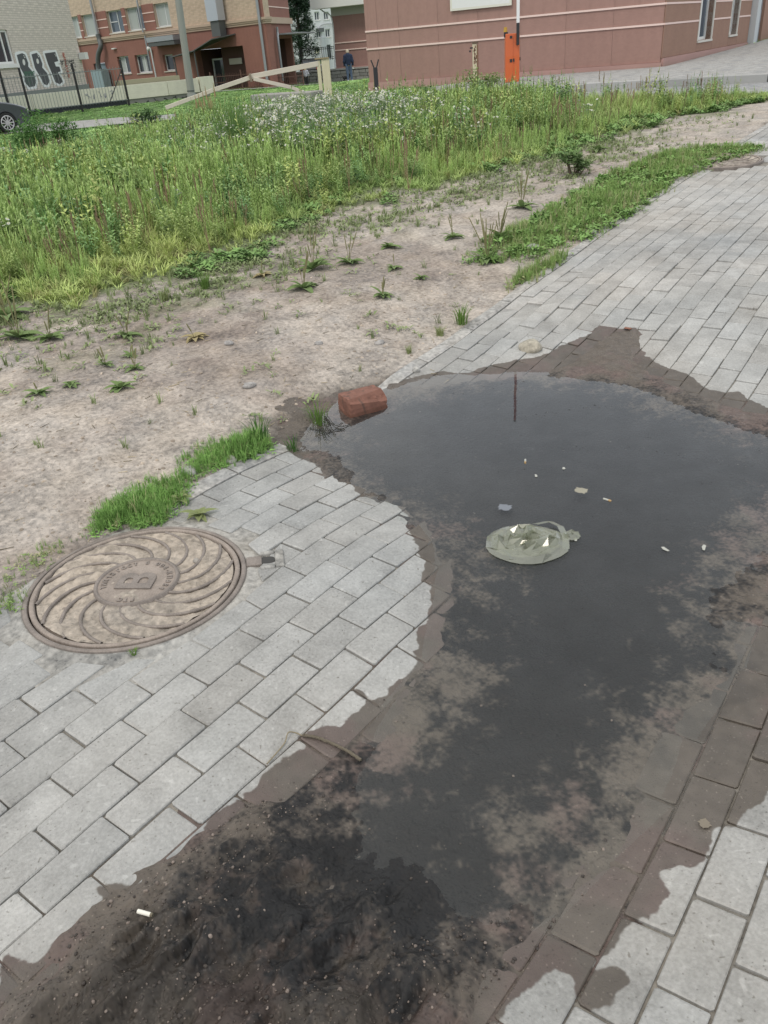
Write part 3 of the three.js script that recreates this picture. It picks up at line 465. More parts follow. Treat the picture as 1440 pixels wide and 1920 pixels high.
// ---------------------------------------------------------------- cast-iron manhole cover
const rustNoise = dataTex(512, 512, (i, j, c) => { const x = i / 512, y = j / 512, f = fbm(x * 9, y * 9, 5, 141, 9), g = vnoise(x * 120, y * 120, 142, 120); const v = 0.34 + 0.3 * f + 0.14 * (g - 0.5); c[0] = v * 1.06; c[1] = v; c[2] = v * 0.95; }, true, 3);
const ironMat = std(0.58, 0.52, 0.47, 0.8, { map: rustNoise, bumpMap: concBump, bumpScale: 0.0012, metalness: 0.25 });
const ironEdge = std(0.47, 0.43, 0.4, 0.7, { map: rustNoise, metalness: 0.35 });
const sandFill = std(0.78, 0.67, 0.55, 0.97, { map: dirtMap, bumpMap: dirtBump, bumpScale: 0.008 });
const mortar = std(0.7, 0.67, 0.61, 0.97, { map: dirtMap, bumpMap: dirtBump, bumpScale: 0.006 });
function metreUV(g) { const p = g.attributes.position, u = new Float32Array(p.count * 2); for (let i = 0; i < p.count; i++) { u[2 * i] = p.getX(i) + 0.3 * p.getY(i); u[2 * i + 1] = p.getZ(i) + 0.3 * p.getY(i); } g.setAttribute('uv', new THREE.BufferAttribute(u, 2)); return g; }
function pebbleGeo(seed, r, flat) { let g = new THREE.IcosahedronGeometry(r, 2); g.deleteAttribute('uv'); g.deleteAttribute('normal'); g = mergeVertices(g); const p = g.attributes.position; for (let i = 0; i < p.count; i++) { const x = p.getX(i), y = p.getY(i), z = p.getZ(i), k = 0.72 + 0.56 * fbm(x / r * 1.3 + seed * 3.7, (y + z * 1.3) / r * 1.3 + seed, 3, seed); p.setXYZ(i, x * k, y * k * flat, z * k * 0.8); } g.computeVertexNormals(); return metreUV(g); }
const font = await new FontLoader().loadAsync('fonts/droid/droid_sans_bold.typeface.json');
function flatText(t, size, depth) { const g = new TextGeometry(t, { font, size, depth, curveSegments: 5, bevelEnabled: false }); g.computeBoundingBox(); const b = g.boundingBox; g.translate(-(b.min.x + b.max.x) / 2, 0, 0); g.rotateX(-Math.PI / 2); return g; }
function seat(o, x, z, r) { // lay a flat round thing on the slope of the ground
  const h = (a, b) => gyf(x + a, z + b), n = new THREE.Vector3(-(h(r, 0) - h(-r, 0)) / (2 * r), 1, -(h(0, r) - h(0, -r)) / (2 * r)).normalize();
  o.quaternion.setFromUnitVectors(new THREE.Vector3(0, 1, 0), n);
}
function manhole(name, label, x, z, turn, full) {
  const o = thing(name, label, 'manhole', [x, gyf(x, z) - 0.002, z]); seat(o, x, z, 0.3);
  const R = full ? 0.342 : 0.37, lid = R - 0.021;
  const collar = new THREE.LatheGeometry([[R - 0.01, -0.03], [R - 0.01, 0.001], [R + 0.012, 0.002], [R + 0.03, -0.003], [R + 0.14, -0.006], [R + 0.143, -0.03]].map(p => new THREE.Vector2(...p)), 64);
  if (full) mesh('mortar_collar', metreUV(collar), mortar, o);
  mesh('frame_ring', metreUV(new THREE.LatheGeometry([[lid + 0.004, -0.03], [lid + 0.004, 0.004], [lid + 0.008, 0.0075], [R - 0.005, 0.0075], [R, 0.004], [R, -0.03]].map(p => new THREE.Vector2(...p)), 80)), ironEdge, o);
  mesh('rim', metreUV(new THREE.LatheGeometry([[lid - 0.018, -0.012], [lid - 0.016, 0.006], [lid - 0.012, 0.0095], [lid - 0.004, 0.0095], [lid, 0.006], [lid, -0.03]].map(p => new THREE.Vector2(...p)), 80)), ironMat, o);
  const plate = mesh('lid_plate', metreUV(new THREE.CylinderGeometry(lid - 0.02, lid - 0.02, 0.02, 64).translate(0, -0.014, 0)), ironMat, o);
  // trodden sand packed between the ribs
  const sg = new THREE.CircleGeometry(lid - 0.021, 96, 0, Math.PI * 2); sg.rotateX(-Math.PI / 2);
  { const P = [], I = [], nr = 40, na = 120; for (let i = 0; i <= nr; i++) for (let k = 0; k < na; k++) { const r = (lid - 0.022) * i / nr, a = k / na * Math.PI * 2, px = r * Math.cos(a), pz = r * Math.sin(a); P.push(px, 0.0035 + 0.02 * (fbm(px * 14 + 5, pz * 14 + 3, 4, 151) - 0.5) + 0.006 * (fbm(px * 80, pz * 80, 2, 152) - 0.5), pz); }
    for (let i = 0; i < nr; i++) for (let k = 0; k < na; k++) { const a = i * na + k, b = i * na + (k + 1) % na; I.push(a, b, a + na, b, b + na, a + na); }
    const q = new THREE.BufferGeometry(); q.setAttribute('position', new THREE.Float32BufferAttribute(P, 3)); q.setIndex(I); q.computeVertexNormals(); const m = mesh('sand_fill', metreUV(q), sandFill, o); m.userData.kind = 'stuff'; }
  const r0 = 0.132, r1 = lid - 0.02, N = 16;
  for (let k = 0; k < N; k++) {
    const pts = []; for (let i = 0; i <= 10; i++) { const t = i / 10, r = lerp(r0, r1, t), a = k / N * Math.PI * 2 + 0.25 + 0.1 * t + 0.72 * Math.pow(t, 1.5); pts.push([r * Math.cos(a), 0.0035, -r * Math.sin(a)]); }
    const g = tube(pts, 0.0056, 22, 6); g.scale(1, 1, 1); mesh('rib', metreUV(g), ironEdge, o);
  }
  const hub = new THREE.Group(); hub.name = 'hub'; hub.rotation.y = turn; o.add(hub);
  mesh('hub_plate', metreUV(new THREE.CylinderGeometry(0.126, 0.128, 0.014, 48).translate(0, 0.001, 0)), ironMat, hub);
  mesh('hub_ring', metreUV(new THREE.LatheGeometry([[0.119, 0.006], [0.121, 0.0125], [0.13, 0.0125], [0.135, -0.005]].map(p => new THREE.Vector2(...p)), 56)), ironEdge, hub);
  if (full) {
    const b = flatText('В', 0.118, 0.006); b.translate(0, 0.007, 0.059); b.scale(1.05, 1, 1); mesh('letter', metreUV(b), ironEdge, hub);
    const arc = (t, mid, size, rr) => { const L = []; [...t].forEach((ch, i) => { if (ch === ' ') return; const g = flatText(ch, size, 0.004), a = mid + (i - (t.length - 1) / 2) * size * 1.0 / rr; g.translate(0, 0.007, -rr); g.rotateY(-a); L.push(g); }); return merge(L); };
    // the running inscription is worn; only these groups of signs can be made out
    for (const [t, mid] of [['ТИП12', 0.0], ['ГОСТ 6 004-КТ', 1.75], ['1981', 3.25], ['ГТС', -1.6]]) mesh('inscription', metreUV(arc(t, mid, 0.0175, 0.093)), ironEdge, hub);
  }
  return o;
}
const M1 = manhole('manhole_cover', 'round cast-iron manhole cover with swirling ribs and a raised letter beside the grass', HOLE[0], HOLE[1], 0, true);
{ // the hub letter's head points to the left of the path; lifting lug on the right, its pit only a dark plate
  M1.children.find(c => c.name === 'hub').rotation.y = Math.PI / 2 - 0.13;
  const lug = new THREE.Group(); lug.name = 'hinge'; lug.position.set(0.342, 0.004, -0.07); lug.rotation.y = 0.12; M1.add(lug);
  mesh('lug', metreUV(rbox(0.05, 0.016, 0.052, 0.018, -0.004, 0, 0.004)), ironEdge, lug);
  mesh('painted_pit', metreUV(pebbleGeo(14, 0.03, 0.12).translate(0.06, -0.003, 0)), std(0.05, 0.048, 0.045, 0.9), lug);  // flat dark piece: debris and the shade of an open pit put into its colour
  const sec = mesh('collar_patch', metreUV(merge([rbox(0.03, 0.02, 0.1, 0.1, -0.006, 0, 0.006), rbox(0.05, 0.02, 0.02, 0.06, -0.006, 0.042, 0.006), rbox(0.05, 0.02, 0.02, 0.06, -0.006, -0.042, 0.006)])), mortar, lug);
}
manhole('manhole_cover', 'distant ribbed iron manhole cover at the far end of the pavement', HOLE2[0], HOLE2[1], 0, false).position.y += 0.012;

// ---------------------------------------------------------------- the broken brick in the puddle
function lump(w, h, d, seg, amp, seed, chip) {
  let g = new THREE.BoxGeometry(w, h, d, seg, Math.max(3, Math.round(seg * h / w)), Math.max(3, Math.round(seg * d / w))); g.deleteAttribute('uv'); g.deleteAttribute('normal'); g = mergeVertices(g);
  const p = g.attributes.position;
  for (let i = 0; i < p.count; i++) {
    let x = p.getX(i), y = p.getY(i), z = p.getZ(i);
    const ex = Math.abs(x) / (w / 2), ey = Math.abs(y) / (h / 2), ez = Math.abs(z) / (d / 2), e = Math.max(0, ex - 0.85) + Math.max(0, ey - 0.7) + Math.max(0, ez - 0.8);
    const n = fbm(x * 40 + seed, (y * 1.7 + z) * 40, 3, seed), k = 1 - amp * e * (0.6 + n) - 0.02 * (n - 0.5);
    x *= k; z *= k; y *= 1 - amp * 0.7 * e * n;
    if (chip) { const c = chip(x, y, z, n); if (c) [x, y, z] = c; }
    p.setXYZ(i, x, y, z);
  }
  g = g.toNonIndexed(); g.computeVertexNormals(); return metreUV(g);
}
const brickTex = dataTex(512, 512, (i, j, c) => { const x = i / 512, y = j / 512, f = fbm(x * 12, y * 12, 5, 161, 12), s = vnoise(x * 90, y * 90, 162, 90), m = sstep(0.55, 0.75, fbm(x * 7, y * 7, 3, 163, 7)); let k = 0.7 + 0.5 * f; if (s > 0.93) k *= 1.3; c[0] = lerp(0.205, 0.12, m) * k; c[1] = lerp(0.094, 0.066, m) * k; c[2] = lerp(0.066, 0.05, m) * k; }, true, 5);
{
  const g = lump(0.205, 0.105, 0.128, 44, 0.13, 7, (x, y, z, n) => { const d = y * 0.9 + z * 0.75 + x * 0.12 - 0.066; return d > 0 ? [x, y - d * 0.8 * (0.8 + 0.5 * n), z - d * 0.55 * (0.7 + 0.6 * n)] : null; });
  const b = single('brick', g, std(1, 1, 1, 0.85, { map: brickTex, bumpMap: dirtBump, bumpScale: 0.002 }), 'chipped red clay brick standing in the edge of the puddle', 'brick', [-0.055, 0.012, -3.5], 0.5);
  b.rotation.z = -0.03;
}
// ---------------------------------------------------------------- stones, butts, sticks and scraps
const stoneMat = [[0.55, 0.5, 0.4], [0.42, 0.38, 0.33], [0.5, 0.47, 0.44], [0.62, 0.6, 0.55]].map(([r, g, b]) => std(r * 1.5, g * 1.5, b * 1.5, 0.9, { map: dirtMap, bumpMap: dirtBump, bumpScale: 0.003 }));
function stone(label, x, z, r, flat, mi, seed, group) { return single('stone', pebbleGeo(seed, r, flat), stoneMat[mi], label, 'stone', [x, (inside(x, z) > 0 ? gyf(x, z) : earth(x, z)) + r * flat * 0.35, z], seed, group); }
stone('cream lump of stone on the blocks above the puddle', 0.835, -4.0, 0.062, 0.62, 0, 21);
stone('small white stone at the corner of the pavement by the water', 0.225, -3.86, 0.02, 0.9, 3, 22);
for (const [x, z, r, lab] of [
  [-0.59, -3.657, 0.034, 'flat pale stone on the dirt path, in line with the brick'], [0.057, -4.223, 0.03, 'pale stone on the dirt path nearest to the pavement edge'],
  [1.213, -5.767, 0.06, 'white stone half buried in the grass strip by the pavement'], [-0.761, -4.261, 0.03, 'pale stone on the left of the trodden path'],
  [-0.27, -4.191, 0.026, 'chip of pale stone in the middle of the dirt path'], [1.682, -5.971, 0.045, 'pale stone at the edge of the grass strip and pavement'],
  [4.033, -12.362, 0.11, 'grey stone lying where the meadow thins by the road'], [-0.6, -2.93, 0.034, 'buff stone in the grass where the first pavers start'], [-0.75, -2.83, 0.04, 'flat buff stone under the grass above the manhole'],
  [-0.62, -2.19, 0.014, 'dark pebble lying on the manhole cover']]) stone(lab, x, z, r, 0.45, r === 0.014 ? 1 : r > 0.05 ? 3 : 2, Math.round(40 + x * 10 - z * 7));
{ // loose grit and pebbles strewn over the trodden soil
  const rnd = rng(31), g = pebbleGeo(5, 1, 0.6), N = 9000, im = new THREE.InstancedMesh(g, std(1.3, 1.2, 1.08, 0.95, { map: dirtMap }), N), m = new THREE.Matrix4(), q = new THREE.Quaternion(), c = new THREE.Color();
  let k = 0; while (k < N) { const near0 = rnd() < 0.7, x = near0 ? -2.4 + 3.2 * rnd() : -4 + 9 * rnd(), z = near0 ? -1.6 - 4 * rnd() : -2 - 11 * rnd(); if (inside(x, z) > -0.01 || sdPoly(SITE.meadow, x, z) > 0.5) continue; const r = 0.0018 + 0.0095 * Math.pow(rnd(), 6); q.setFromEuler(new THREE.Euler(rnd(), rnd() * 6, rnd())); m.compose(new THREE.Vector3(x, earth(x, z) - r * 0.1, z), q, new THREE.Vector3(r, r * 0.8, r)); im.setMatrixAt(k, m); const v = 0.42 + 0.6 * rnd() * rnd(); im.setColorAt(k, c.setRGB(v, v * 0.9, v * 0.8)); k++; }
  stuff(shade(im), 'grit', 'scattered grit and pebbles on the bare dirt path', 'grit');
  const N3 = 1500, im3 = new THREE.InstancedMesh(rod([-1, 0, 0], [1, 0, 0.2], 0.07, 0.04, 4), std(1, 1, 1, 0.95), N3); k = 0;
  while (k < N3) { const x = -3 + 7 * rnd(), z = -1.6 - 9 * rnd(); if (inside(x, z) > 0.3 || inside(x, z) > 0 && rnd() > 0.15 || sdPoly(SITE.meadow, x, z) > 0.3) continue; const s = 0.006 + 0.025 * rnd() * rnd(); q.setFromEuler(new THREE.Euler((rnd() - 0.5) * 0.3, rnd() * 6, (rnd() - 0.5) * 0.3)); m.compose(new THREE.Vector3(x, (inside(x, z) > 0 ? gyf(x, z) : earth(x, z)) + 0.003, z), q, new THREE.Vector3(s, s, s)); im3.setMatrixAt(k, m); const v = rnd(), dk = rnd() < 0.45; im3.setColorAt(k, dk ? c.setRGB(0.07 + 0.06 * v, 0.055 + 0.05 * v, 0.04) : c.setRGB(0.3 + 0.2 * v, 0.25 + 0.16 * v, 0.15 + 0.1 * v)); k++; }
  stuff(shade(im3), 'straw_litter', 'dry straw and leaf bits lying on the dirt', 'litter');
  const N2 = 2100, im2 = new THREE.InstancedMesh(g, std(0.95, 0.85, 0.76, 0.7, { map: dirtMap }), N2); k = 0;
  while (k < N2) { const x = -0.9 + 1.5 * rnd(), z = -0.55 - 1.1 * rnd(), f = rutF(x, z); if (siltD(x, z) < -0.02 || rnd() > sstep(-0.3, 0.05, f) + 0.12 || coreD(x, z) > 0.02 && rnd() > 0.12) continue; const r = 0.0012 + 0.0036 * Math.pow(rnd(), 4); q.setFromEuler(new THREE.Euler(rnd(), rnd() * 6, rnd())); m.compose(new THREE.Vector3(x, Math.max(siltF(x, z), gyN(x, z)) + r * 0.15, z), q, new THREE.Vector3(r, r, r)); im2.setMatrixAt(k, m); const v = 0.1 + 0.5 * Math.pow(rnd(), 3); im2.setColorAt(k, c.setRGB(v, v * 0.9, v * 0.85)); k++; }
  stuff(shade(im2), 'gravel', 'wet gravel grains in the brown mud', 'gravel');
}
{ // cigarette end on the mud
  const y = Math.max(siltF(-0.51, -0.94), gyN(-0.51, -0.94)) + 0.004, o = thing('cigarette_butt', 'white cigarette butt on the brown mud near the bottom left', 'cigarette butt', [-0.511, y, -0.938], -0.35);
  const pap = rod([-0.016, 0, 0], [0.012, 0, 0], 0.0042, 0.0042, 14), p = pap.attributes.position; for (let i = 0; i < p.count; i++) p.setY(i, p.getY(i) * (0.9 + 0.1 * Math.sin(p.getX(i) * 300)));
  mesh('paper', pap, std(0.78, 0.75, 0.66, 0.85), o); mesh('burnt_end', rod([0.012, 0, 0], [0.0165, 0.0004, 0], 0.0043, 0.0036, 12), std(0.16, 0.14, 0.1, 0.95), o);
}
function skin(x, z) { return near(x, z) && siltD(x, z) > 0.02 ? Math.max(siltF(x, z), gyN(x, z)) : gyf(x, z); }
{ // knobbly stalk and its thin end
  const P = [[-0.243, -1.408], [-0.21, -1.402], [-0.177, -1.388], [-0.14, -1.366], [-0.104, -1.334]].map(([x, z]) => [x, skin(x, z) + 0.0065, z]);
  const g = tube(P, 0.0037, 60, 10), p = g.attributes.position; const nrm = g.attributes.normal;
  for (let i = 0; i < p.count; i++) { const k = 0.0024 * (vnoise(i * 0.9, i * 0.37, 171) - 0.4); p.setXYZ(i, p.getX(i) + nrm.getX(i) * k, p.getY(i) + nrm.getY(i) * k, p.getZ(i) + nrm.getZ(i) * k); }
  g.computeVertexNormals();
  const o = thing('seed_stalk', 'dry plantain seed stalk lying across the wet edge of the left pavers', 'stalk');
  mesh('spike', g, std(0.2, 0.17, 0.125, 0.95, { map: null, bumpMap: dirtBump, bumpScale: 0.003 }), o);
  mesh('stem', tube([[-0.243, -1.408], [-0.262, -1.417], [-0.276, -1.412], [-0.284, -1.388], [-0.3, -1.36], [-0.322, -1.325]].map(([x, z], i) => [x, skin(x, z) + 0.004 + (i === 2 ? 0.006 : 0), z]), 0.0016, 40, 6), std(0.24, 0.2, 0.13, 0.9), o);
}
{ // litter lying in and on the water
  const bits = [[0.70, -2.70, 'slip', 'white paper scrap afloat nearest to the middle of the puddle'], [0.585, -2.66, 'slip', 'thin white scrap to the left of the midwater litter'], [1.0, -2.09, 'slip', 'white scrap in the shallows at the right'], [0.88, -2.10, 'slip', 'pointed white scrap in the shallows right of the bag'], [0.57, -2.79, 'butt', 'sodden cigarette end in deep water above the other litter'],
    [0.79, -2.44, 'butt', 'small pale cigarette end right of the sunken leaf'], [0.62, -2.2, 'slip', 'white fleck afloat just right of the plastic bag']];
  const wm = std(0.4, 0.4, 0.36, 0.7);
  bits.forEach(([x, z, kind, lab], i) => {
    const rnd = rng(300 + i);
    if (kind === 'slip') { const s = new THREE.Shape(); const w = 0.004 + 0.003 * rnd(), l = 0.009 + 0.008 * rnd(); s.moveTo(-l, -w * 0.4); s.lineTo(l * 0.7, -w); s.lineTo(l, w * 0.1); s.lineTo(l * 0.2, w); s.lineTo(-l * 0.9, w * 0.6); const g = new THREE.ExtrudeGeometry(s, { depth: 0.0012, bevelEnabled: false }); g.rotateX(-Math.PI / 2); single('paper_scrap', g, wm, lab, 'litter', [x, Math.max(0.0016, skin(x, z) + 0.001), z], rnd() * 6); }
    else { const o = thing('cigarette_butt', lab, 'cigarette butt', [x, 0.001, z], 0.5 + i); mesh('paper', rod([-0.012, 0, 0], [0.008, 0, 0], 0.0038, 0.0038, 10), wm, o); mesh('filter', rod([0.008, 0, 0], [0.018, 0, 0], 0.0039, 0.0039, 10), std(0.4, 0.27, 0.13, 0.9), o); }
  });
  const leaf = (x, z, s, mat, lab, turn) => { const P = [], I = []; const n = 10; for (let i = 0; i <= n; i++) { const t = i / n, w = s * 0.42 * Math.sin(Math.PI * Math.pow(t, 0.8)) * (1 + 0.2 * ((i * 5) % 3 - 1)); P.push(t * s - s / 2, 0.002 * Math.sin(t * 5), -w, t * s - s / 2, -0.0015, 0, t * s - s / 2, 0.0025 * Math.cos(t * 4), w); } for (let i = 0; i < n; i++) for (const k of [0, 1]) { const a = i * 3 + k; I.push(a, a + 3, a + 1, a + 1, a + 3, a + 4); } const g = new THREE.BufferGeometry(); g.setAttribute('position', new THREE.Float32BufferAttribute(P, 3)); g.setIndex(I); g.computeVertexNormals(); single('fallen_leaf', metreUV(g), mat, lab, 'leaf', [x, Math.max(-0.004, skin(x, z) + 0.004), z], turn); };
  leaf(0.725, -2.53, 0.055, std(0.3, 0.27, 0.2, 0.8), 'pale brown leaf under water above the plastic bag', 0.3);
  leaf(0.43, -2.46, 0.06, std(0.16, 0.17, 0.2, 0.6), 'grey sodden leaf in the water left of the bag', 2);
  leaf(1.385, -4.13, 0.045, std(0.22, 0.09, 0.055, 0.85), 'reddish dry leaf on the mud tongue above the puddle', 0.2);
  leaf(0.604, -1.077, 0.03, std(0.2, 0.17, 0.13, 0.85), 'curled brown leaf on the damp blocks at the right', 1.1);
  // floating flecks: bits of straw and seed that drift in lines
  const rnd = rng(77), N = 420, g = rod([-1, 0, 0], [1, 0, 0], 0.16, 0.1, 4), im = new THREE.InstancedMesh(g, std(0.9, 0.9, 0.9, 0.8), N), m = new THREE.Matrix4(), c = new THREE.Color(), q = new THREE.Quaternion(); let k = 0;
  while (k < N) { let x, z; if (rnd() < 0.5) { const t = rnd(), row = Math.floor(rnd() * 3); x = 0.35 + 1.3 * t; z = [-3.62, -3.3, -3.05][row] + 0.35 * t * (row - 0.4) + 0.05 * (rnd() - 0.5) + 0.05 * Math.sin(t * 9); } else { x = 0 + 1.7 * rnd(); z = -3.7 + 2.1 * rnd(); } if (siltF(x, z) > -0.002 || siltD(x, z) < 0.06) continue; const s = 0.0018 + 0.006 * rnd() * rnd() * rnd(); q.setFromEuler(new THREE.Euler(0, rnd() * 6, 0)); m.compose(new THREE.Vector3(x, 0.0006, z), q, new THREE.Vector3(s, s, s)); im.setMatrixAt(k, m); const v = rnd() < 0.78 ? 0.02 + 0.05 * rnd() : 0.25 + 0.35 * rnd(); im.setColorAt(k, c.setRGB(v, v * 0.97, v * 0.9)); k++; }
  stuff(shade(im), 'floating_debris', 'tiny dark and pale flecks drifting on the puddle', 'debris');
}
{ // crumpled clear plastic bag, half afloat
  const o = thing('plastic_bag', 'crumpled translucent plastic bag lying in the shallow puddle', 'bag', [0.47, 0, -2.2], 0.12);
  const film = phys(0.6, 0.62, 0.52, 0.13, { transmission: 0.74, thickness: 0, ior: 1.5, flatShading: true });
  const sheet = (rx, rz, na, nr, hgt, seed, cx, cz, cover = 1) => { // crumpled film: rings of jittered points, every facet flat
    const r = rng(seed), P = [], I = [];
    for (let i = 0; i <= nr; i++) for (let k = 0; k < na; k++) {
      const t = (i + (i && i < nr ? 0.7 * (r() - 0.5) : 0)) / nr, a = (k + 0.5 * (i % 2) + 0.6 * (r() - 0.5)) / na * Math.PI * 2, ed = 1 + 0.24 * (fbm(Math.cos(a) * 1.3 + seed, Math.sin(a) * 1.3, 3, seed) - 0.5);
      P.push(cx + rx * t * ed * Math.cos(a), 0.002 + hgt * sstep(1.02, 0.86, t) * (0.1 + 0.9 * Math.pow(r(), 1.4)), cz + rz * t * ed * Math.sin(a));
    }
    for (let i = 0; i < nr; i++) for (let k = 0; k < na; k++) { const a = i * na + k, b = i * na + (k + 1) % na; if (r() > cover && i < nr - 1) continue; if (r() < 0.5) I.push(a, b, a + na, b, b + na, a + na); else I.push(a, b, b + na, a, b + na, a + na); }
    const g = new THREE.BufferGeometry(); g.setAttribute('position', new THREE.Float32BufferAttribute(P, 3)); g.setIndex(I); const q = g.toNonIndexed(); q.computeVertexNormals(); return metreUV(q);
  };
  mesh('film', sheet(0.132, 0.12, 24, 7, 0.019, 5, -0.012, 0), film, o);
  mesh('inner_fold', sheet(0.115, 0.098, 18, 6, 0.036, 23, -0.01, -0.015, 0.8), film, o);
  mesh('torn_corner', sheet(0.032, 0.026, 9, 3, 0.018, 33, 0.142, -0.005), film, o);
  { const C = [[0.05, 0.012, -0.1], [0.1, 0.016, -0.098], [0.124, 0.014, -0.06], [0.12, 0.01, 0], [0.1, 0.004, 0.06]], P = []; for (let i = 0; i < 4; i++) { const [a, b] = [C[i], C[i + 1]], w = 0.011; P.push(a[0] - w, a[1], a[2], b[0] - w, b[1], b[2], b[0] + w, b[1] - 0.004, b[2] + 0.004, a[0] - w, a[1], a[2], b[0] + w, b[1] - 0.004, b[2] + 0.004, a[0] + w, a[1] - 0.004, a[2] + 0.004); } const g = new THREE.BufferGeometry(); g.setAttribute('position', new THREE.Float32BufferAttribute(P, 3)); g.computeVertexNormals(); mesh('handle', metreUV(g), film, o); }
}
// ---------------------------------------------------------------- plants
const leafy = (r, g, b, tr = 0.3) => phys(r, g, b, 0.9, { transmission: tr, thickness: 0, specularIntensity: 0.35 });
class Leaves { // collects blades and leaves into one geometry
  constructor() { this.p = []; }
  blade(x, y, z, az, h, lean, w, seg = 3, droop = 1) { // narrow tapered blade that arches over
    const ca = Math.cos(az), sa = Math.sin(az); let px = x, py = y, pz = z, prev = null;
    for (let i = 0; i <= seg; i++) {
      const t = i / seg, el = Math.PI / 2 - lean * Math.pow(t, droop), ww = w * (i === seg ? 0 : (1 - 0.55 * t)) / 2;
      const L = [px - sa * ww, py, pz + ca * ww], R = [px + sa * ww, py, pz - ca * ww];
      if (prev) { if (i === seg) this.p.push(...prev[0], ...prev[1], px, py, pz); else this.p.push(...prev[0], ...prev[1], ...R, ...prev[0], ...R, ...L); }
      prev = [L, R]; const st = h / seg; px += ca * Math.cos(el) * st; py += Math.sin(el) * st; pz += sa * Math.cos(el) * st;
    }
  }
  leaf(x, y, z, az, len, wid, up, curl = 0.5, seg = 4) { // broad pointed leaf
    const ca = Math.cos(az), sa = Math.sin(az); let d = 0, h = 0, prev = null;
    for (let i = 0; i <= seg; i++) {
      const t = i / seg, ww = wid / 2 * Math.sin(Math.PI * Math.min(1, 0.1 + 0.9 * Math.pow(t, 0.75))) * (i === seg ? 0 : 1), cx = x + ca * d, cz = z + sa * d, cy = y + h;
      const L = [cx - sa * ww, cy + ww * 0.35, cz + ca * ww], M = [cx, cy, cz], R = [cx + sa * ww, cy + ww * 0.35, cz - ca * ww];
      if (prev) this.p.push(...prev[0], ...prev[1], ...M, ...prev[0], ...M, ...L, ...prev[1], ...prev[2], ...R, ...prev[1], ...R, ...M);
      prev = [L, M, R]; const el = up - curl * t; d += Math.cos(el) * len / seg; h += Math.sin(el) * len / seg;
    }
  }
  disc(x, y, z, r, tx, tz, n = 7) { for (let i = 0; i < n; i++) { const a = i / n * 6.2832, b = (i + 1) / n * 6.2832, P = k => [x + r * Math.cos(k), y + r * (tx * Math.cos(k) + tz * Math.sin(k)), z + r * Math.sin(k)]; this.p.push(x, y + r * 0.15, z, ...P(b), ...P(a)); } }
  stem(a, b, r0, r1) { const g = rod(a, b, r0, r1, 4).toNonIndexed(); this.p.push(...g.attributes.position.array); }
  geo() { const g = new THREE.BufferGeometry(); g.setAttribute('position', new THREE.Float32BufferAttribute(this.p, 3)); g.computeVertexNormals(); return g; }
}
function tuft(seed, n, spread, lean, w) { const r = rng(seed), L = new Leaves(); for (let i = 0; i < n; i++) { const a = r() * 6.2832, d = spread * Math.sqrt(r()); L.blade(d * Math.cos(a), -0.02, d * Math.sin(a), a + (r() - 0.5) * 1.6, 0.45 + 0.65 * r(), lean * (0.3 + r()), w * (0.7 + 0.6 * r()), 3, 1.3); } return L.geo(); }
function stalkWeed(seed) { const r = rng(seed), L = new Leaves(); for (let s = 0; s < 3; s++) { const bx = (r() - 0.5) * 0.22, bz = (r() - 0.5) * 0.22, tx = bx + (r() - 0.5) * 0.2, tz = bz + (r() - 0.5) * 0.2, h = 0.7 + 0.35 * r(); L.stem([bx, -0.02, bz], [tx, h, tz], 0.009, 0.004); const n = 22; for (let i = 0; i < n; i++) { const t = 0.12 + 0.88 * i / n, a = i * 2.4 + r(); L.blade(lerp(bx, tx, t), h * t, lerp(bz, tz, t), a, (0.26 - 0.14 * t) * (0.7 + 0.6 * r()), 1.25 - 0.5 * t, 0.03, 2, 0.6); } } return L.geo(); }
function clump(seed, n, R, len, wid) { const r = rng(seed), L = new Leaves(); for (let i = 0; i < n; i++) { const a = r() * 6.2832, d = R * Math.sqrt(r()), h = r(); L.leaf(d * Math.cos(a), h * 0.5 * (1 - d / R * 0.5), d * Math.sin(a), r() * 6.28, len * (0.6 + 0.7 * r()), wid * (0.6 + 0.7 * r()), 0.9 * r() - 0.1, 0.6, 2); } return L.geo(); }
function flowerPlant(seed) { // stems and a head of small white flowers
  const r = rng(seed), S = new Leaves(), F = new Leaves(), Y = new Leaves(); for (let s = 0; s < 4; s++) { const bx = (r() - 0.5) * 0.1, bz = (r() - 0.5) * 0.1, h = 0.62 + 0.35 * r(), tx = bx + (r() - 0.5) * 0.4, tz = bz + (r() - 0.5) * 0.4; S.stem([bx, -0.02, bz], [tx, h, tz], 0.006, 0.003); for (let i = 0; i < 8; i++) { const t = 0.2 + 0.7 * r(); S.blade(lerp(bx, tx, t), h * t, lerp(bz, tz, t), r() * 6.28, 0.13, 1, 0.016, 2); } for (let k = 0; k < 4; k++) { const fx = tx + (r() - 0.5) * 0.16, fz = tz + (r() - 0.5) * 0.16, fy = h + (r() - 0.3) * 0.1; S.stem([lerp(bx, tx, 0.8), h * 0.8, lerp(bz, tz, 0.8)], [fx, fy, fz], 0.003, 0.002); const R = 0.014 + 0.011 * r(), t1 = (r() - 0.5) * 1.2, t2 = (r() - 0.2) * 1.2; F.disc(fx, fy, fz, R, t1, t2, 8); Y.disc(fx, fy + 0.006, fz, R * 0.36, t1, t2, 6); } } return [S.geo(), F.geo(), Y.geo()]; }
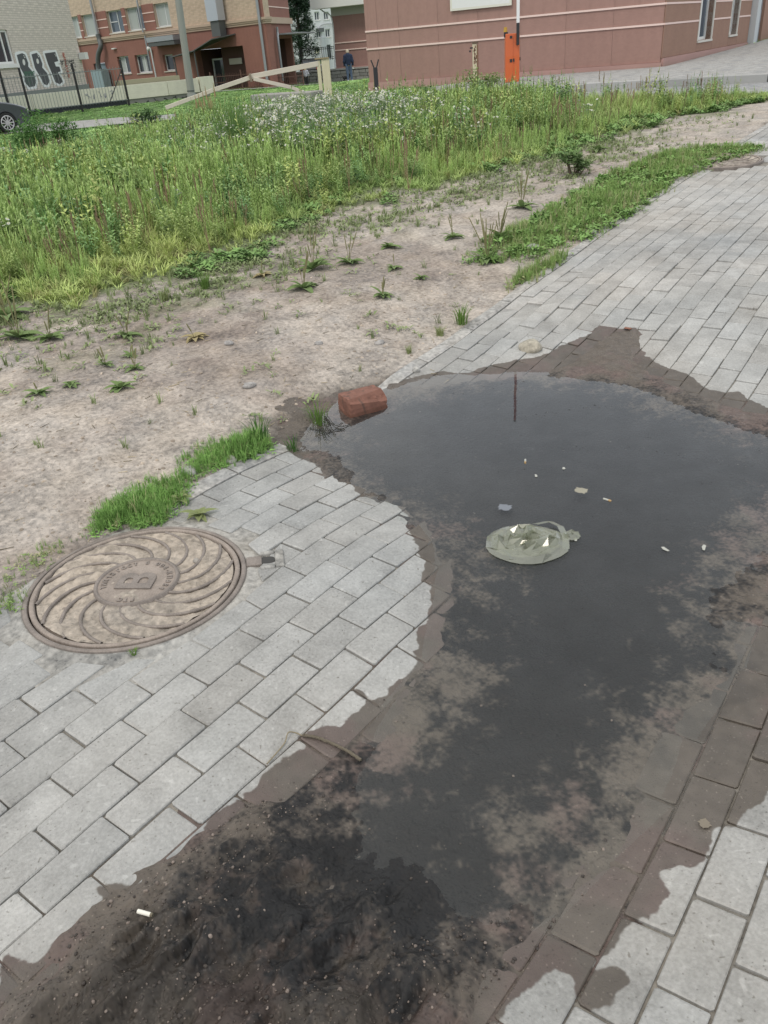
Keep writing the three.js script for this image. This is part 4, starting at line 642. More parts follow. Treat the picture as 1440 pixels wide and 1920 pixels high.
function scatter(geos, mat, N, place, name, label, category, seed) { // place(rnd) -> [x, y, z, sx, sy, r, g, b] or null
  const rnd = rng(seed), lists = geos.map(() => []); let tries = 0, k = 0;
  while (k < N && tries < N * 14) { tries++; const p = place(rnd); if (!p) continue; lists[Math.floor(rnd() * geos.length)].push([...p, rnd() * 6.2832, (rnd() - 0.5) * 0.24, (rnd() - 0.5) * 0.24]); k++; }
  const m = new THREE.Matrix4(), q = new THREE.Quaternion(), c = new THREE.Color(), e = new THREE.Euler();
  const grp = new THREE.Group();
  lists.forEach((l, gi) => { const im = shade(new THREE.InstancedMesh(geos[gi], mat, l.length)); im.name = name; im.userData.kind = 'stuff'; l.forEach((p, i) => { q.setFromEuler(e.set(p[9], p[8], p[10])); m.compose(new THREE.Vector3(p[0], p[1], p[2]), q, new THREE.Vector3(p[3], p[4], p[3])); im.setMatrixAt(i, m); im.setColorAt(i, c.setRGB(p[5], p[6], p[7])); }); grp.add(im); });
  return stuff(grp, name, label, category);
}
const white = std(1, 1, 1, 0.85);
const MD = field((x, z) => sdPoly(SITE.meadow, x, z), -16, -26, 30, 23, 0.12);
const inMeadow = (x, z) => MD(x, z) + 0.6 * (fbm(x * 1.7, z * 1.7, 4, 61) - 0.5) + 0.4 * (fbm(x * 6, z * 6, 2, 62) - 0.5);
const V3 = new THREE.Vector3();
function seen(x, y, z, m = 1.25) { V3.set(x, y, z).project(camera); return V3.z < 1 && Math.abs(V3.x) < m && Math.abs(V3.y) < m + 0.1; }
// denser near the viewer: pick a distance with weight, then a bearing
function fan(rnd, d0, d1, pow, a0 = -0.62, a1 = 0.62) { const d = lerp(d0, d1, Math.pow(rnd(), pow)), a = lerp(a0, a1, rnd()); return [d * Math.sin(a), -d * Math.cos(a)]; }
const flowerBank = (x, z) => { const dx = (x + 0.5) / 1.4, dz = (z + 11.9) / 2.4; const k = Math.exp(-(dx * dx + dz * dz)); return clamp(1.35 * k * (0.4 + 1.2 * fbm(x * 1.3, z * 1.3, 3, 191)) - 0.04, 0, 1); };
const grassTint = (x, z, r) => { const y = clamp(2.2 * fbm(x * 0.8, z * 0.8, 3, 181) - 0.6, 0, 1), k = 0.7 + 0.55 * r; return [lerp(0.27, 0.46, y) * k, lerp(0.4, 0.54, y) * k, lerp(0.13, 0.18, y) * k]; };
scatter([tuft(1, 22, 0.09, 1.0, 0.02), tuft(2, 22, 0.1, 1.3, 0.018), tuft(3, 18, 0.07, 0.8, 0.02)], white, 21000, rnd => {
  const [x, z] = fan(rnd, 5, 24, 0.8); const d = inMeadow(x, z); if (d < 0.02 || rnd() > sstep(-0.1, 0.5, d) + 0.1) return null; const y = earth(x, z); if (!seen(x, y + 0.2, z)) return null;
  const h = (0.07 + 0.19 * sstep(0, 1.8, d)) * (0.55 + 0.8 * rnd()) * (0.35 + 1.3 * fbm(x * 0.7, z * 0.7, 3, 182)), w = 0.24 + 0.2 * rnd(), dry = rnd() < 0.1 ? 0.8 : 0, t = grassTint(x, z, rnd());
  return [x, y, z, w, h, lerp(t[0], 0.34, dry), lerp(t[1], 0.3, dry), lerp(t[2], 0.14, dry)];
}, 'meadow_grass', 'tall unmown grass of the weedy meadow beyond the dirt path', 'grass', 5);
scatter([stalkWeed(11), stalkWeed(12), stalkWeed(13)], white, 12500, rnd => {
  const [x, z] = fan(rnd, 6, 24, 0.8); const d = inMeadow(x, z); if (d < 0.25 || fbm(x * 0.6 + 4, z * 0.6, 3, 183) < 0.3) return null; const y = earth(x, z); if (!seen(x, y + 0.2, z)) return null;
  const s = (0.15 + 0.26 * sstep(0.2, 2, d)) * (0.6 + 0.6 * rnd()), k = 0.8 + 0.45 * rnd(), red = rnd() < 0.03 ? 0.8 : 0; return [x, y, z, s * 1.1, s, lerp(0.4, 0.28, red) * k, lerp(0.53, 0.22, red) * k, lerp(0.19, 0.11, red) * k];
}, 'meadow_weeds', 'pale green upright weeds massed in the meadow', 'weeds', 6);
scatter([clump(21, 46, 0.5, 0.34, 0.2), clump(22, 40, 0.5, 0.3, 0.22)], white, 3400, rnd => {
  const [x, z] = fan(rnd, 5, 18, 0.75); const d = inMeadow(x, z); if (d < -0.1 || d > 1.8 || rnd() > sstep(0.4, 0.66, fbm(x * 1.2, z * 1.2 + 5, 3, 184))) return null; const y = earth(x, z); if (!seen(x, y, z)) return null;
  const s = 0.07 + 0.11 * rnd(), k = 0.75 + 0.6 * rnd(); return [x, y, z, s, s * 0.9, 0.16 * k, 0.27 * k, 0.08 * k];
}, 'ground_cover', 'low dark green clover and leafy growth along the edge of the meadow', 'ground cover', 7);
{
  const FP = [flowerPlant(31), flowerPlant(32), flowerPlant(33)], spots = rnd => { const far = rnd() < 0.75; const [x, z] = far ? [-0.1 + 6.4 * (rnd() - 0.5), -12.6 + 6.4 * (rnd() - 0.5)] : fan(rnd, 7, 21, 0.8); const d = inMeadow(x, z); if (d < 0.3 || rnd() > flowerBank(x, z) + (far ? 0 : 0.12)) return null; const y = earth(x, z); if (!seen(x, y, z)) return null; const s = 0.42 + 0.22 * rnd(); return [x, y, z, s, s * (0.75 + 0.3 * flowerBank(x, z))]; };
  const tints = { s: [0.15, 0.24, 0.09], f: [0.6, 0.62, 0.58], y: [0.6, 0.5, 0.16] };
  for (const [i, key, nm, lab, cat] of [[0, 's', 'flower_stems', 'thin green stems of the white flowers', 'stems'], [1, 'f', 'white_flowers', 'bank of small white daisy-like flowers in the middle of the meadow', 'flowers'], [2, 'y', 'flower_centres', 'yellow centres of the white meadow flowers', 'flower centres']])
    scatter(FP.map(f => f[i]), key === 's' ? white : key === 'f' ? leafy(1, 1, 1, 0.2) : std(1, 1, 1, 0.9), 900, rnd => { const p = spots(rnd); return p ? [...p, ...tints[key]] : null; }, nm, lab, cat, 8);
}
const paved = [[[-14.5, -33.8], [-12.05, -33.38], [-9.9, -32.6], [-7.98, -31.3], [-4.97, -25.85], [-4.25, -22], [-6.54, -24.86], [-9, -27.6], [-11.3, -30.4], [-14, -31.2]], [[-8.9, -21], [-7.6, -19.9], [-6.87, -18.2], [-6.55, -16.7], [-7.4, -18.8], [-8.6, -20.2]], [[-9, -49], [-5, -50.2], [-2.2, -51.6], [0.2, -53.8], [3.4, -53.4], [3.4, -51.8], [0.5, -52.2], [-2, -50.6], [-5, -49.4], [-9, -48.2]], [[-0.6, -17.7], [-0.4, -19.8], [0.96, -18.9], [2.17, -17.7], [2, -15.7]]];
function bushyWeed(seed) { const r = rng(seed), L = new Leaves(); for (let s = 0; s < 5; s++) { const a = r() * 6.28, tx = 0.3 * r() * Math.cos(a), tz = 0.3 * r() * Math.sin(a), h = 0.6 + 0.5 * r(); L.stem([0, -0.02, 0], [tx, h, tz], 0.008, 0.003); for (let i = 0; i < 16; i++) { const t = 0.2 + 0.8 * i / 16; L.leaf(tx * t, h * t, tz * t, i * 2.4 + r(), 0.2 - 0.1 * t, 0.06, 0.8 * r(), 0.7, 2); } for (let i = 0; i < 10; i++) L.blade(tx, h, tz, r() * 6.28, 0.1 + 0.1 * r(), 0.6 * r(), 0.02, 1); } return L.geo(); }
function deadStem(seed) { const r = rng(seed), L = new Leaves(); for (let s = 0; s < 3; s++) { const a = r() * 6.28, q = 0.15 * r(), tx = q * Math.cos(a) * 2, tz = q * Math.sin(a) * 2, h = 0.8 + 0.3 * r(); L.stem([q, 0, q], [tx, h, tz], 0.007, 0.004); for (let i = 0; i < 7; i++) L.stem([tx * 0.9, h * (0.7 + 0.04 * i), tz * 0.9], [tx + 0.08 * (r() - 0.5), h * (0.8 + 0.04 * i), tz + 0.08 * (r() - 0.5)], 0.009, 0.002); } return L.geo(); }
scatter([bushyWeed(91), bushyWeed(92), bushyWeed(93)], white, 1700, rnd => { const [x, z] = fan(rnd, 6.5, 20, 0.85); const d = inMeadow(x, z); if (d < 0.3 || fbm(x * 0.9 + 9, z * 0.9, 3, 188) < 0.47) return null; const y = earth(x, z); if (!seen(x, y, z)) return null; const s = (0.3 + 0.3 * rnd()) * (0.6 + 0.4 * sstep(0.3, 2, d)), k = 0.75 + 0.5 * rnd(), g = rnd(); return [x, y, z, s, s, lerp(0.19, 0.42, g) * k, lerp(0.35, 0.48, g) * k, lerp(0.14, 0.16, g) * k]; }, 'leafy_weeds', 'bushy leafy weeds standing in patches in the meadow', 'weeds', 93);
scatter([deadStem(94), deadStem(95)], white, 420, rnd => { const [x, z] = fan(rnd, 6, 19, 0.85); const d = inMeadow(x, z); if (d < 0.15) return null; const y = earth(x, z); if (!seen(x, y, z)) return null; const s = 0.22 + 0.25 * rnd(), k = 0.7 + 0.6 * rnd(); return [x, y, z, s, s, 0.24 * k, 0.17 * k, 0.1 * k]; }, 'dead_stalks', 'brown dead stalks among the meadow weeds', 'stalks', 94);
// lawn beyond the meadow
scatter([tuft(41, 12, 0.2, 1.0, 0.03)], white, 9000, rnd => { const [x, z] = fan(rnd, 15, 52, 0.7); if (inPoly(SITE.meadow, x, z) || x > 1.9 && z > -26 || paved.some(P => inPoly(P, x, z))) return null; const y = gy(x, z); if (!seen(x, y, z, 1.1)) return null; const s = 0.5 + 0.5 * rnd(), t = grassTint(x, z, rnd()); return [x, y, z, s, 0.03 + 0.04 * rnd(), t[0] * 0.75, t[1] * 0.95, t[2] * 0.9]; }, 'lawn', 'green lawn in front of the brick houses', 'lawn', 9);
// verge strips beside the blocks
const strips = [['stripT', 5000, 0.042, 'grass_verge', 'strip of green grass between the dirt path and the far pavement'], ['stripT2', 420, 0.06, 'grass_fringe', 'leafy green fringe on the pavement edge above the puddle'], ['stripL', 1700, 0.042, 'grass_border', 'bright green grass border above the near manhole'], ['stripL0', 300, 0.02, 'sparse_grass', 'sparse grass at the left end of the near manhole']];
for (const [key, N, h0, nm, lab] of strips) {
  const P = SITE[key], xs = P.map(p => p[0]), zs = P.map(p => p[1]), x0 = Math.min(...xs) - 0.15, x1 = Math.max(...xs) + 0.15, z0 = Math.min(...zs) - 0.15, z1 = Math.max(...zs) + 0.15, bright = key === 'stripL';
  scatter([tuft(51, 10, 0.16, 1.7, 0.045), tuft(52, 9, 0.2, 2.3, 0.04), tuft(53, 7, 0.12, 1.2, 0.04), clump(54, 8, 0.5, 0.5, 0.16)], white, N, rnd => {
    const x = lerp(x0, x1, rnd()), z = lerp(z0, z1, rnd()), d = sdPoly(P, x, z) + 0.15 * (fbm(x * 5, z * 5, 4, 185) - 0.5); if (d < -0.03 || rnd() > 0.18 + 2.2 * d * (bright ? 5 : 2)) return null;
    const y = inside(x, z) > 0 ? gyf(x, z) : earth(x, z), s = h0 * (0.7 + 0.9 * rnd()) * (0.3 + 1.15 * Math.pow(fbm(x * 6, z * 6, 3, 186), 1.3)) * (0.6 + 0.4 * sstep(0, 0.12, d)), k = 0.75 + 0.5 * rnd(), dry = rnd() < (bright ? 0.07 : 0.2) ? 0.75 : 0;
    return [x, y, z, s * 1.6, s * 1.8, lerp((bright ? 0.2 : 0.21) * k, 0.42, dry), lerp((bright ? 0.36 : 0.32) * k, 0.39, dry), lerp(0.09 * k, 0.22, dry)];
  }, nm, lab, 'grass', 60 + N % 7);
}
scatter([clump(61, 26, 0.5, 0.4, 0.22)], white, 420, rnd => { const P = SITE.stripT, [x, z] = [lerp(0.7, 4.2, rnd()), lerp(-9, -5, rnd())]; if (sdPoly(P, x, z) < 0.05) return null; const s = 0.05 + 0.07 * rnd(), k = 0.8 + 0.5 * rnd(); return [x, earth(x, z), z, s, s, 0.17 * k, 0.29 * k, 0.08 * k]; }, 'verge_weeds', 'leafy weeds mixed into the grass strip by the pavement', 'weeds', 71);
// thin scattered growth on the path itself
scatter([tuft(71, 7, 0.25, 1.6, 0.09), clump(72, 9, 0.5, 0.5, 0.24)], white, 3400, rnd => { const [x, z] = fan(rnd, 3.2, 12, 1, -0.55, 0.45); const d = inMeadow(x, z); if (inside(x, z) > -0.12 || d > 0.1 || rnd() > Math.pow(sstep(-1.5, 0.05, d), 1.5) * (0.25 + 0.75 * sstep(0.4, 0.6, fbm(x * 2, z * 2, 3, 187))) + 0.012) return null; const y = earth(x, z), s = 0.03 + 0.05 * rnd(), k = 0.7 + 0.6 * rnd(); return [x, y, z, s, s * (0.7 + 0.5 * rnd()), 0.22 * k, 0.27 * k, 0.12 * k]; }, 'path_seedlings', 'tiny sparse seedlings dotted over the bare dirt', 'seedlings', 72);

// ---------------------------------------------------------------- single plants
const M_plantain = leafy(0.19, 0.27, 0.1, 0.25), M_spike = std(0.2, 0.19, 0.09, 0.9), M_grass = leafy(0.15, 0.25, 0.06), M_pale = leafy(0.26, 0.3, 0.13), M_dark = leafy(0.07, 0.16, 0.035), M_dry = leafy(0.38, 0.32, 0.17, 0.2);
function plantain(label, x, z, s, seed, spikes, mat = M_plantain) {
  s *= 1.15;
  const r = rng(seed), L = new Leaves(), n = 9 + Math.floor(r() * 4), o = thing('plantain', label, 'weed', [x, (inside(x, z) > 0 ? gyf(x, z) : earth(x, z)) + 0.001, z], 0, 'rosette weeds on the dirt path');
  for (let i = 0; i < n; i++) L.leaf(0, 0.004, 0, i * 2.4 + r(), s * (0.45 + 0.35 * r()), s * (0.22 + 0.12 * r()), 0.15 + 0.6 * r() * (i % 3 ? 0.6 : 1.4), 0.8, 5);
  mesh('leaves', L.geo(), mat, o);
  for (let i = 0; i < spikes; i++) { const a = r() * 6.28, h = s * (0.55 + 0.8 * r()), l = 0.12 + 0.3 * r(), p = t => [h * t * l * Math.cos(a) * (0.6 + 0.4 * t), h * t, h * t * l * Math.sin(a)]; mesh('seed_spike', merge([rod(p(0), p(0.5), 0.0018, 0.0015, 5), rod(p(0.5), p(0.95), 0.0042, 0.0034, 6), rod(p(0.95), p(1), 0.0034, 0.001, 6)]), M_spike, o); }
  return o;
}
function grassTuft(label, x, z, s, seed, mat, n = 46, group = 'grass tufts on the dirt') { const r = rng(seed), L = new Leaves(), o = thing('grass_tuft', label, 'grass', [x, (inside(x, z) > 0 ? Math.max(gyf(x, z), skin(x, z)) : earth(x, z)), z], 0, group); for (let i = 0; i < n; i++) { const a = r() * 6.28, d = s * 0.35 * Math.sqrt(r()); L.blade(d * Math.cos(a), -0.008, d * Math.sin(a), a + (r() - 0.5), s * (0.5 + 0.8 * r()), 0.5 + 1.3 * r(), 0.0045, 4, 1.2); } mesh('blades', L.geo(), mat, o); return o; }
for (const [i, [x, z, s, sp, lab]] of [
  [-1.628, -3.74, 0.1, 1, 'weed with a flowering shoot at the far left of the dirt path'], [-1.5, -3.83, 0.085, 0, 'flat leafy weed right beside the left-hand flowering weed'], [-1.229, -3.747, 0.11, 0, 'flat rosette weed on its own, left of the pale flat stone'],
  [-1.375, -4.05, 0.075, 2, 'spiky weed in the left group, nearest to the viewer of the three'], [-1.215, -3.995, 0.08, 3, 'spiky weed in the left group, on the right side'], [-1.284, -4.187, 0.07, 1, 'small weed in the left group, farthest from the viewer'],
  [-1.377, -4.532, 0.13, 3, 'broad rosette weed with seed spikes above the left group'], [-0.974, -4.417, 0.12, 1, 'wilted weed in dry grass midway along the path'], [-0.387, -5.166, 0.16, 5, 'wide plantain with upright leaves near the middle of the path'], [-0.34, -5.6, 0.2, 4, 'biggest plantain rosette in the middle of the path'],
  [-0.092, -5.69, 0.14, 4, 'thin plantain with bent spikes right of the biggest rosette'], [0.108, -4.909, 0.12, 5, 'weed with dark seed spikes alone on the right of the path'], [-0.701, -5.61, 0.11, 1, 'dry brown weed left of the biggest rosette'], [0.207, -6.054, 0.14, 0, 'flat weed by the meadow edge on the upper path'],
  [0.214, -5.493, 0.1, 1, 'small weed above the spiked weed on the right of the path'], [0.372, -5.237, 0.075, 0, 'tiny weed between the path and the grass strip'], [-2.05, -4.68, 0.22, 7, 'large plantain with tall spikes at the left edge of the view'], [-2.3, -5.164, 0.24, 8, 'tall-spiked plantain clump behind the large one at the left edge'], [-1.84, -4.6, 0.15, 3, 'plantain rosette on the right of the large left-edge plantain'],
  [0.702, -6.236, 0.12, 3, 'dry spiked weed near the far end of the path'], [0.86, -5.62, 0.2, 9, 'plantain with tall seed spikes at the near end of the grass strip'], [1.02, -6.05, 0.22, 10, 'tallest spiked plantain in the grass strip'], [1.35, -6.9, 0.2, 7, 'spiked plantain in the middle of the grass strip'], [2.6, -9.2, 0.2, 4, 'weed with two dark stalks on the far dirt path'],
  [-0.75, -2.62, 0.075, 0, 'broad pale leaf rosette in the grass border'], [-0.66, -2.5, 0.085, 0, 'grey-green rosette on the first pavers above the manhole']].entries()) plantain(lab, x, z, s, 400 + i, sp, i === 12 || i === 7 ? M_dry : i > 23 ? M_pale : M_plantain);
grassTuft('green grass tuft beside the pavement edge, farthest of the three', 0.534, -4.477, 0.11, 501, M_grass, 80);
grassTuft('yellowish grass tuft beside the pavement edge, second of the three', 0.396, -4.33, 0.06, 502, M_pale, 60);
grassTuft('small grey-green tuft beside the pavement edge, nearest the water', 0.205, -4.09, 0.05, 503, M_pale, 40);
grassTuft('upright grass tuft growing at the water beside the brick', -0.262, -3.36, 0.12, 504, M_grass, 60, 'grass at the water');
grassTuft('drowned dark grass at the muddy corner of the puddle', -0.36, -3.07, 0.07, 505, M_dark, 30, 'grass at the water');
grassTuft('tuft of weeds at the end of the grass border by the mud', -0.50, -3.12, 0.11, 506, M_dark, 80, 'grass at the water');
grassTuft('low green mat of grass on the upper left of the path', -1.06, -5.42, 0.1, 507, M_grass, 130);
grassTuft('pale low grass patch left of the green mat', -1.3, -5.24, 0.08, 508, M_pale, 90);
grassTuft('grass blades poking out at the lower rim of the manhole', -0.72, -1.74, 0.025, 509, M_grass, 24);
{ // soaked stems hanging in the water by the brick
  const o = thing('dead_stems', 'black soaked stems trailing in the water by the brick', 'stems', [-0.2, 0, -3.25]), r = rng(61), L = [];
  for (let i = 0; i < 9; i++) { const a = r() * 6.28, d = 0.05 + 0.07 * r(); L.push(tube([[-0.03 * r(), 0.02 + 0.03 * r(), -0.06], [d * 0.4 * Math.cos(a), 0.008, d * 0.4 * Math.sin(a)], [d * Math.cos(a), 0.002, d * Math.sin(a)]], 0.0016, 8, 5)); }
  mesh('stem', merge(L), std(0.03, 0.03, 0.02, 0.5), o);
}
{ // clump of tall rushes in the meadow
  const o = thing('rush_clump', 'dark clump of tall rush blades in front of the flower bank', 'rushes', [-1.4, earth(-1.4, -10.6), -10.6]), r = rng(62), L = new Leaves();
  for (let i = 0; i < 300; i++) { const a = r() * 6.28, d = 0.24 * Math.sqrt(r()); L.blade(d * Math.cos(a), -0.02, d * Math.sin(a), a + (r() - 0.5), 0.45 + 0.5 * r(), 0.15 + 0.65 * r(), 0.01, 4, 1.6); } mesh('blades', L.geo(), leafy(0.14, 0.24, 0.07), o);
  const d = thing('dry_grass', 'dry tan seed-head grass beside the fallen barrier arm', 'grass', [-2.3, earth(-2.3, -15), -15]), D = new Leaves(); for (let i = 0; i < 90; i++) { const a = r() * 6.28, q = 0.3 * Math.sqrt(r()); D.blade(q * Math.cos(a), 0, q * Math.sin(a), a + (r() - 0.5), 0.4 + 0.35 * r(), 0.15 + 0.6 * r(), 0.01, 4, 1.6); } mesh('blades', D.geo(), M_dry, d);
  for (let i = 0; i < 8; i++) { const a = r() * 6.28, q = 0.2 * r(), h = 0.5 + 0.32 * r(), P = [q * Math.cos(a), 0, q * Math.sin(a)], T = [P[0] * 2.2, h, P[2] * 2.2]; mesh('seed_head', merge([rod(P, T, 0.004, 0.003, 4), rod([T[0], h - 0.16, T[2]], [T[0], h + 0.04, T[2]], 0.016, 0.004, 5)]), std(0.33, 0.24, 0.13, 0.95), d); }
}
function bush(name, label, x, z, w, h, n, mat, seed, cat = 'shrub') { const o = thing(name, label, cat, [x, gy(x, z), z]), r = rng(seed), L = new Leaves(), S = []; const lobes = []; for (let i = 0; i < 9; i++) lobes.push([(r() - 0.5) * w, h * (0.25 + 0.5 * r()), (r() - 0.5) * w, 0.25 * w * (0.7 + 0.7 * r())]); for (let i = 0; i < n; i++) { const l = lobes[Math.floor(r() * 9)], a = r() * 6.28, b = Math.acos(2 * r() - 1), q = l[3] * (0.55 + 0.5 * r()); L.leaf(l[0] + q * Math.sin(b) * Math.cos(a), Math.max(0.02, l[1] + q * Math.cos(b) * 0.9), l[2] + q * Math.sin(b) * Math.sin(a), r() * 6.28, 0.06 + 0.05 * r(), 0.035, 0.9 * r() - 0.1, 0.6, 2); } for (const l of lobes) S.push(rod([l[0] * 0.2, -0.05, l[2] * 0.2], [l[0], l[1], l[2]], 0.012, 0.005, 5)); mesh('foliage', L.geo(), mat, o); mesh('stem', merge(S), std(0.12, 0.09, 0.06, 0.95), o); return o; }
bush('shrub', 'rounded green shrub at the far left of the meadow', -5.3, -15.4, 1.15, 0.6, 2600, leafy(0.09, 0.2, 0.05), 81);
bush('shrub', 'dark leafy weed bush on the near side of the driveway', -4.4, -19.5, 0.6, 0.4, 900, leafy(0.06, 0.12, 0.04), 82);
bush('shrub', 'tall leafy weed beside the old white post', 2.6, -17.2, 0.6, 0.6, 700, leafy(0.22, 0.3, 0.1), 83);
bush('shrub', 'branching weed on the grass strip next to the path', 2.05, -8.0, 0.2, 0.26, 200, leafy(0.14, 0.22, 0.08), 84);
// ---------------------------------------------------------------- buildings and street things
const plaster = dataTex(512, 512, (i, j, c) => { const x = i / 512, y = j / 512, v = 0.44 + 0.1 * fbm(x * 5, y * 5, 4, 201, 5) + 0.06 * (fbm(x * 50, y * 50, 3, 202, 50) - 0.5) + 0.05 * (fbm(x * 30, y * 3, 3, 203, 3) - 0.5); c[0] = v; c[1] = v; c[2] = v; }, true, 1 / 2.5);
function courses(bw, bh, brick, joint, vary, seed, rep) { // masonry too far off to tell its bricks apart: 10 courses a tile
  return dataTex(512, 512, (i, j, c) => { const nx = Math.round(2 / bw / 2), ny = 10, u = i / 512 * nx, v = j / 512 * ny, row = Math.floor(v), uu = u + (row % 2) * 0.5, col = Math.floor(uu) % nx, fx = uu - Math.floor(uu), fy = v - row; const isJ = fx < 0.035 || fy < 0.14, t = 1 + vary * (hash2(col, row, seed) - 0.5) * 2, n = 0.9 + 0.2 * fbm(i / 40, j / 40, 3, seed, 0); const q = isJ ? joint : brick; for (let k = 0; k < 3; k++) c[k] = q[k] * (isJ ? 1 : t) * n; }, true, rep);
}
const M = {
  red: std(0.64, 0.385, 0.335, 0.9, { map: plaster }), redA: std(0.72, 0.44, 0.37, 0.88, { map: plaster }), redB: std(0.7, 0.425, 0.355, 0.88, { map: plaster }), ochre: std(0.64, 0.385, 0.28, 0.88, { map: plaster }),
  stripe: std(0.8, 0.62, 0.56, 0.8), plinth: std(0.95, 0.58, 0.52, 0.9, { map: plaster }), brickRed: std(0.56, 0.27, 0.215, 0.92, { map: plaster }),
  tan: std(1, 1, 1, 0.92, { map: courses(0.26, 0.08, [0.52, 0.41, 0.31], [0.46, 0.38, 0.31], 0.12, 211, 1.1) }), pale: std(1, 1, 1, 0.92, { map: courses(0.26, 0.08, [0.6, 0.55, 0.49], [0.36, 0.32, 0.28], 0.1, 212, 1.1) }),
  band: std(1.0, 0.78, 0.6, 0.9, { map: plaster }), whiteP: std(0.75, 0.76, 0.74, 0.55), frame: std(0.62, 0.65, 0.66, 0.55), glass: phys(0.05, 0.06, 0.07, 0.06, { specularIntensity: 1 }), glassBlue: phys(0.09, 0.12, 0.15, 0.08), curtain: std(0.4, 0.44, 0.43, 0.95), dark: std(0.035, 0.03, 0.028, 0.95), darkBrown: std(0.11, 0.06, 0.05, 0.95),
  zinc: std(0.36, 0.38, 0.4, 0.5, { metalness: 0.5 }), zincDark: std(0.12, 0.13, 0.13, 0.6, { metalness: 0.3 }), sill: std(0.62, 0.6, 0.54, 0.8), black: std(0.025, 0.025, 0.027, 0.6), cream: std(1.5, 1.46, 1.22, 0.9, { map: plaster }), stoneG: std(0.62, 0.6, 0.56, 0.95, { map: plaster }),
  orange: phys(0.6, 0.125, 0.03, 0.4, { clearcoat: 0.3 }), creamPaint: std(1.3, 1.18, 0.84, 0.75, { map: plaster }), arm: std(1.25, 1.12, 0.95, 0.75, { map: plaster }), farWall: std(1.34, 1.37, 1.38, 0.9, { map: plaster }), fascia: std(0.72, 0.73, 0.7, 0.8), olive: std(0.3, 0.29, 0.2, 0.95),
};
class Site { // a building: group at its base; walls given as lines a -> b on the plan, local u along, y up (world height), z out
  constructor(name, label, category, base) { this.o = thing(name, label, category, base); this.base = base; }
  wall(a, b) { const ux = b[0] - a[0], uz = b[1] - a[1], L = Math.hypot(ux, uz); this.m = new THREE.Matrix4().makeRotationY(-Math.atan2(uz, ux)).setPosition(a[0] - this.base[0], -this.base[1], a[1] - this.base[2]); this.L = L; return this; }
  add(name, geo, mat, parent = this.o) { geo.applyMatrix4(this.m); return mesh(name, geo, mat, parent); }
  slab(name, u0, u1, y0, y1, z0, z1, mat, holes = [], parent) {
    const s = new THREE.Shape(); s.moveTo(u0, y0); s.lineTo(u1, y0); s.lineTo(u1, y1); s.lineTo(u0, y1); s.closePath();
    for (const h of holes) { const p = new THREE.Path(); p.moveTo(h[0], h[2]); p.lineTo(h[0], h[3]); p.lineTo(h[1], h[3]); p.lineTo(h[1], h[2]); p.closePath(); s.holes.push(p); }
    const g = new THREE.ExtrudeGeometry(s, { depth: z1 - z0, bevelEnabled: false }); g.translate(0, 0, z0); return this.add(name, g, mat, parent);
  }
  box(name, u0, u1, y0, y1, z0, z1, mat, parent) { return this.add(name, box(u1 - u0, y1 - y0, z1 - z0, (u0 + u1) / 2, (y0 + y1) / 2, (z0 + z1) / 2), mat, parent); }
  window([u0, u1, y0, y1], { mull = [0.5], bar = 0, depth = 0.2, frame = M.frame, glass = M.glass, curtain = 0, sill = true, w = 0.05 } = {}) {
    const f = []; f.push(box(u1 - u0, w, 0.06, (u0 + u1) / 2, y0 + w / 2, -depth), box(u1 - u0, w, 0.06, (u0 + u1) / 2, y1 - w / 2, -depth), box(w, y1 - y0 - 2 * w, 0.06, u0 + w / 2, (y0 + y1) / 2, -depth), box(w, y1 - y0 - 2 * w, 0.06, u1 - w / 2, (y0 + y1) / 2, -depth));
    for (const m of mull) f.push(box(w, y1 - y0 - 2 * w, 0.056, lerp(u0, u1, m), (y0 + y1) / 2, -depth)); if (bar) f.push(box((u1 - u0) * 0.5 - w, w * 0.8, 0.05, lerp(u0, u1, 0.25), lerp(y0, y1, bar), -depth));
    const win = new THREE.Group(); win.name = 'window'; this.o.add(win);
    this.add('frame', merge(f), frame, win);
    const cuts = [0, ...mull, 1]; for (let i = 0; i < cuts.length - 1; i++) { const a = lerp(u0, u1, cuts[i]) + w * 0.5, b = lerp(u0, u1, cuts[i + 1]) - w * 0.5; this.box('pane', a, b, y0 + w, y1 - w, -depth - 0.012, -depth - 0.004, glass, win); }
    if (curtain) { const P = [], n = 16; const c0 = lerp(u0, u1, curtain[0]), c1 = lerp(u0, u1, curtain[1]); for (let i = 0; i < n; i++) { const a = lerp(c0, c1, i / n), b = lerp(c0, c1, (i + 1) / n), za = -depth + 0.02 + 0.006 * Math.sin(i * 1.9), zb = -depth + 0.02 + 0.006 * Math.sin((i + 1) * 1.9); P.push(a, y0 + w, za, b, y0 + w, zb, b, y1 - w, zb, a, y0 + w, za, b, y1 - w, zb, a, y1 - w, za); } const g = new THREE.BufferGeometry(); g.setAttribute('position', new THREE.Float32BufferAttribute(P, 3)); g.computeVertexNormals(); g.translate(0, 0, -0.008); this.add('curtain', g, M.curtain, win); }
    if (sill) this.box('sill', u0 - 0.05, u1 + 0.05, y0 - 0.05, y0 - 0.002, -depth, 0.05, M.sill, win);
    return win;
  }
  pipe(name, u, y0, y1, r, mat, z = 0.12) { return this.add(name, rod([u, y0, z], [u, y1, z], r, r, 10), mat); }
}
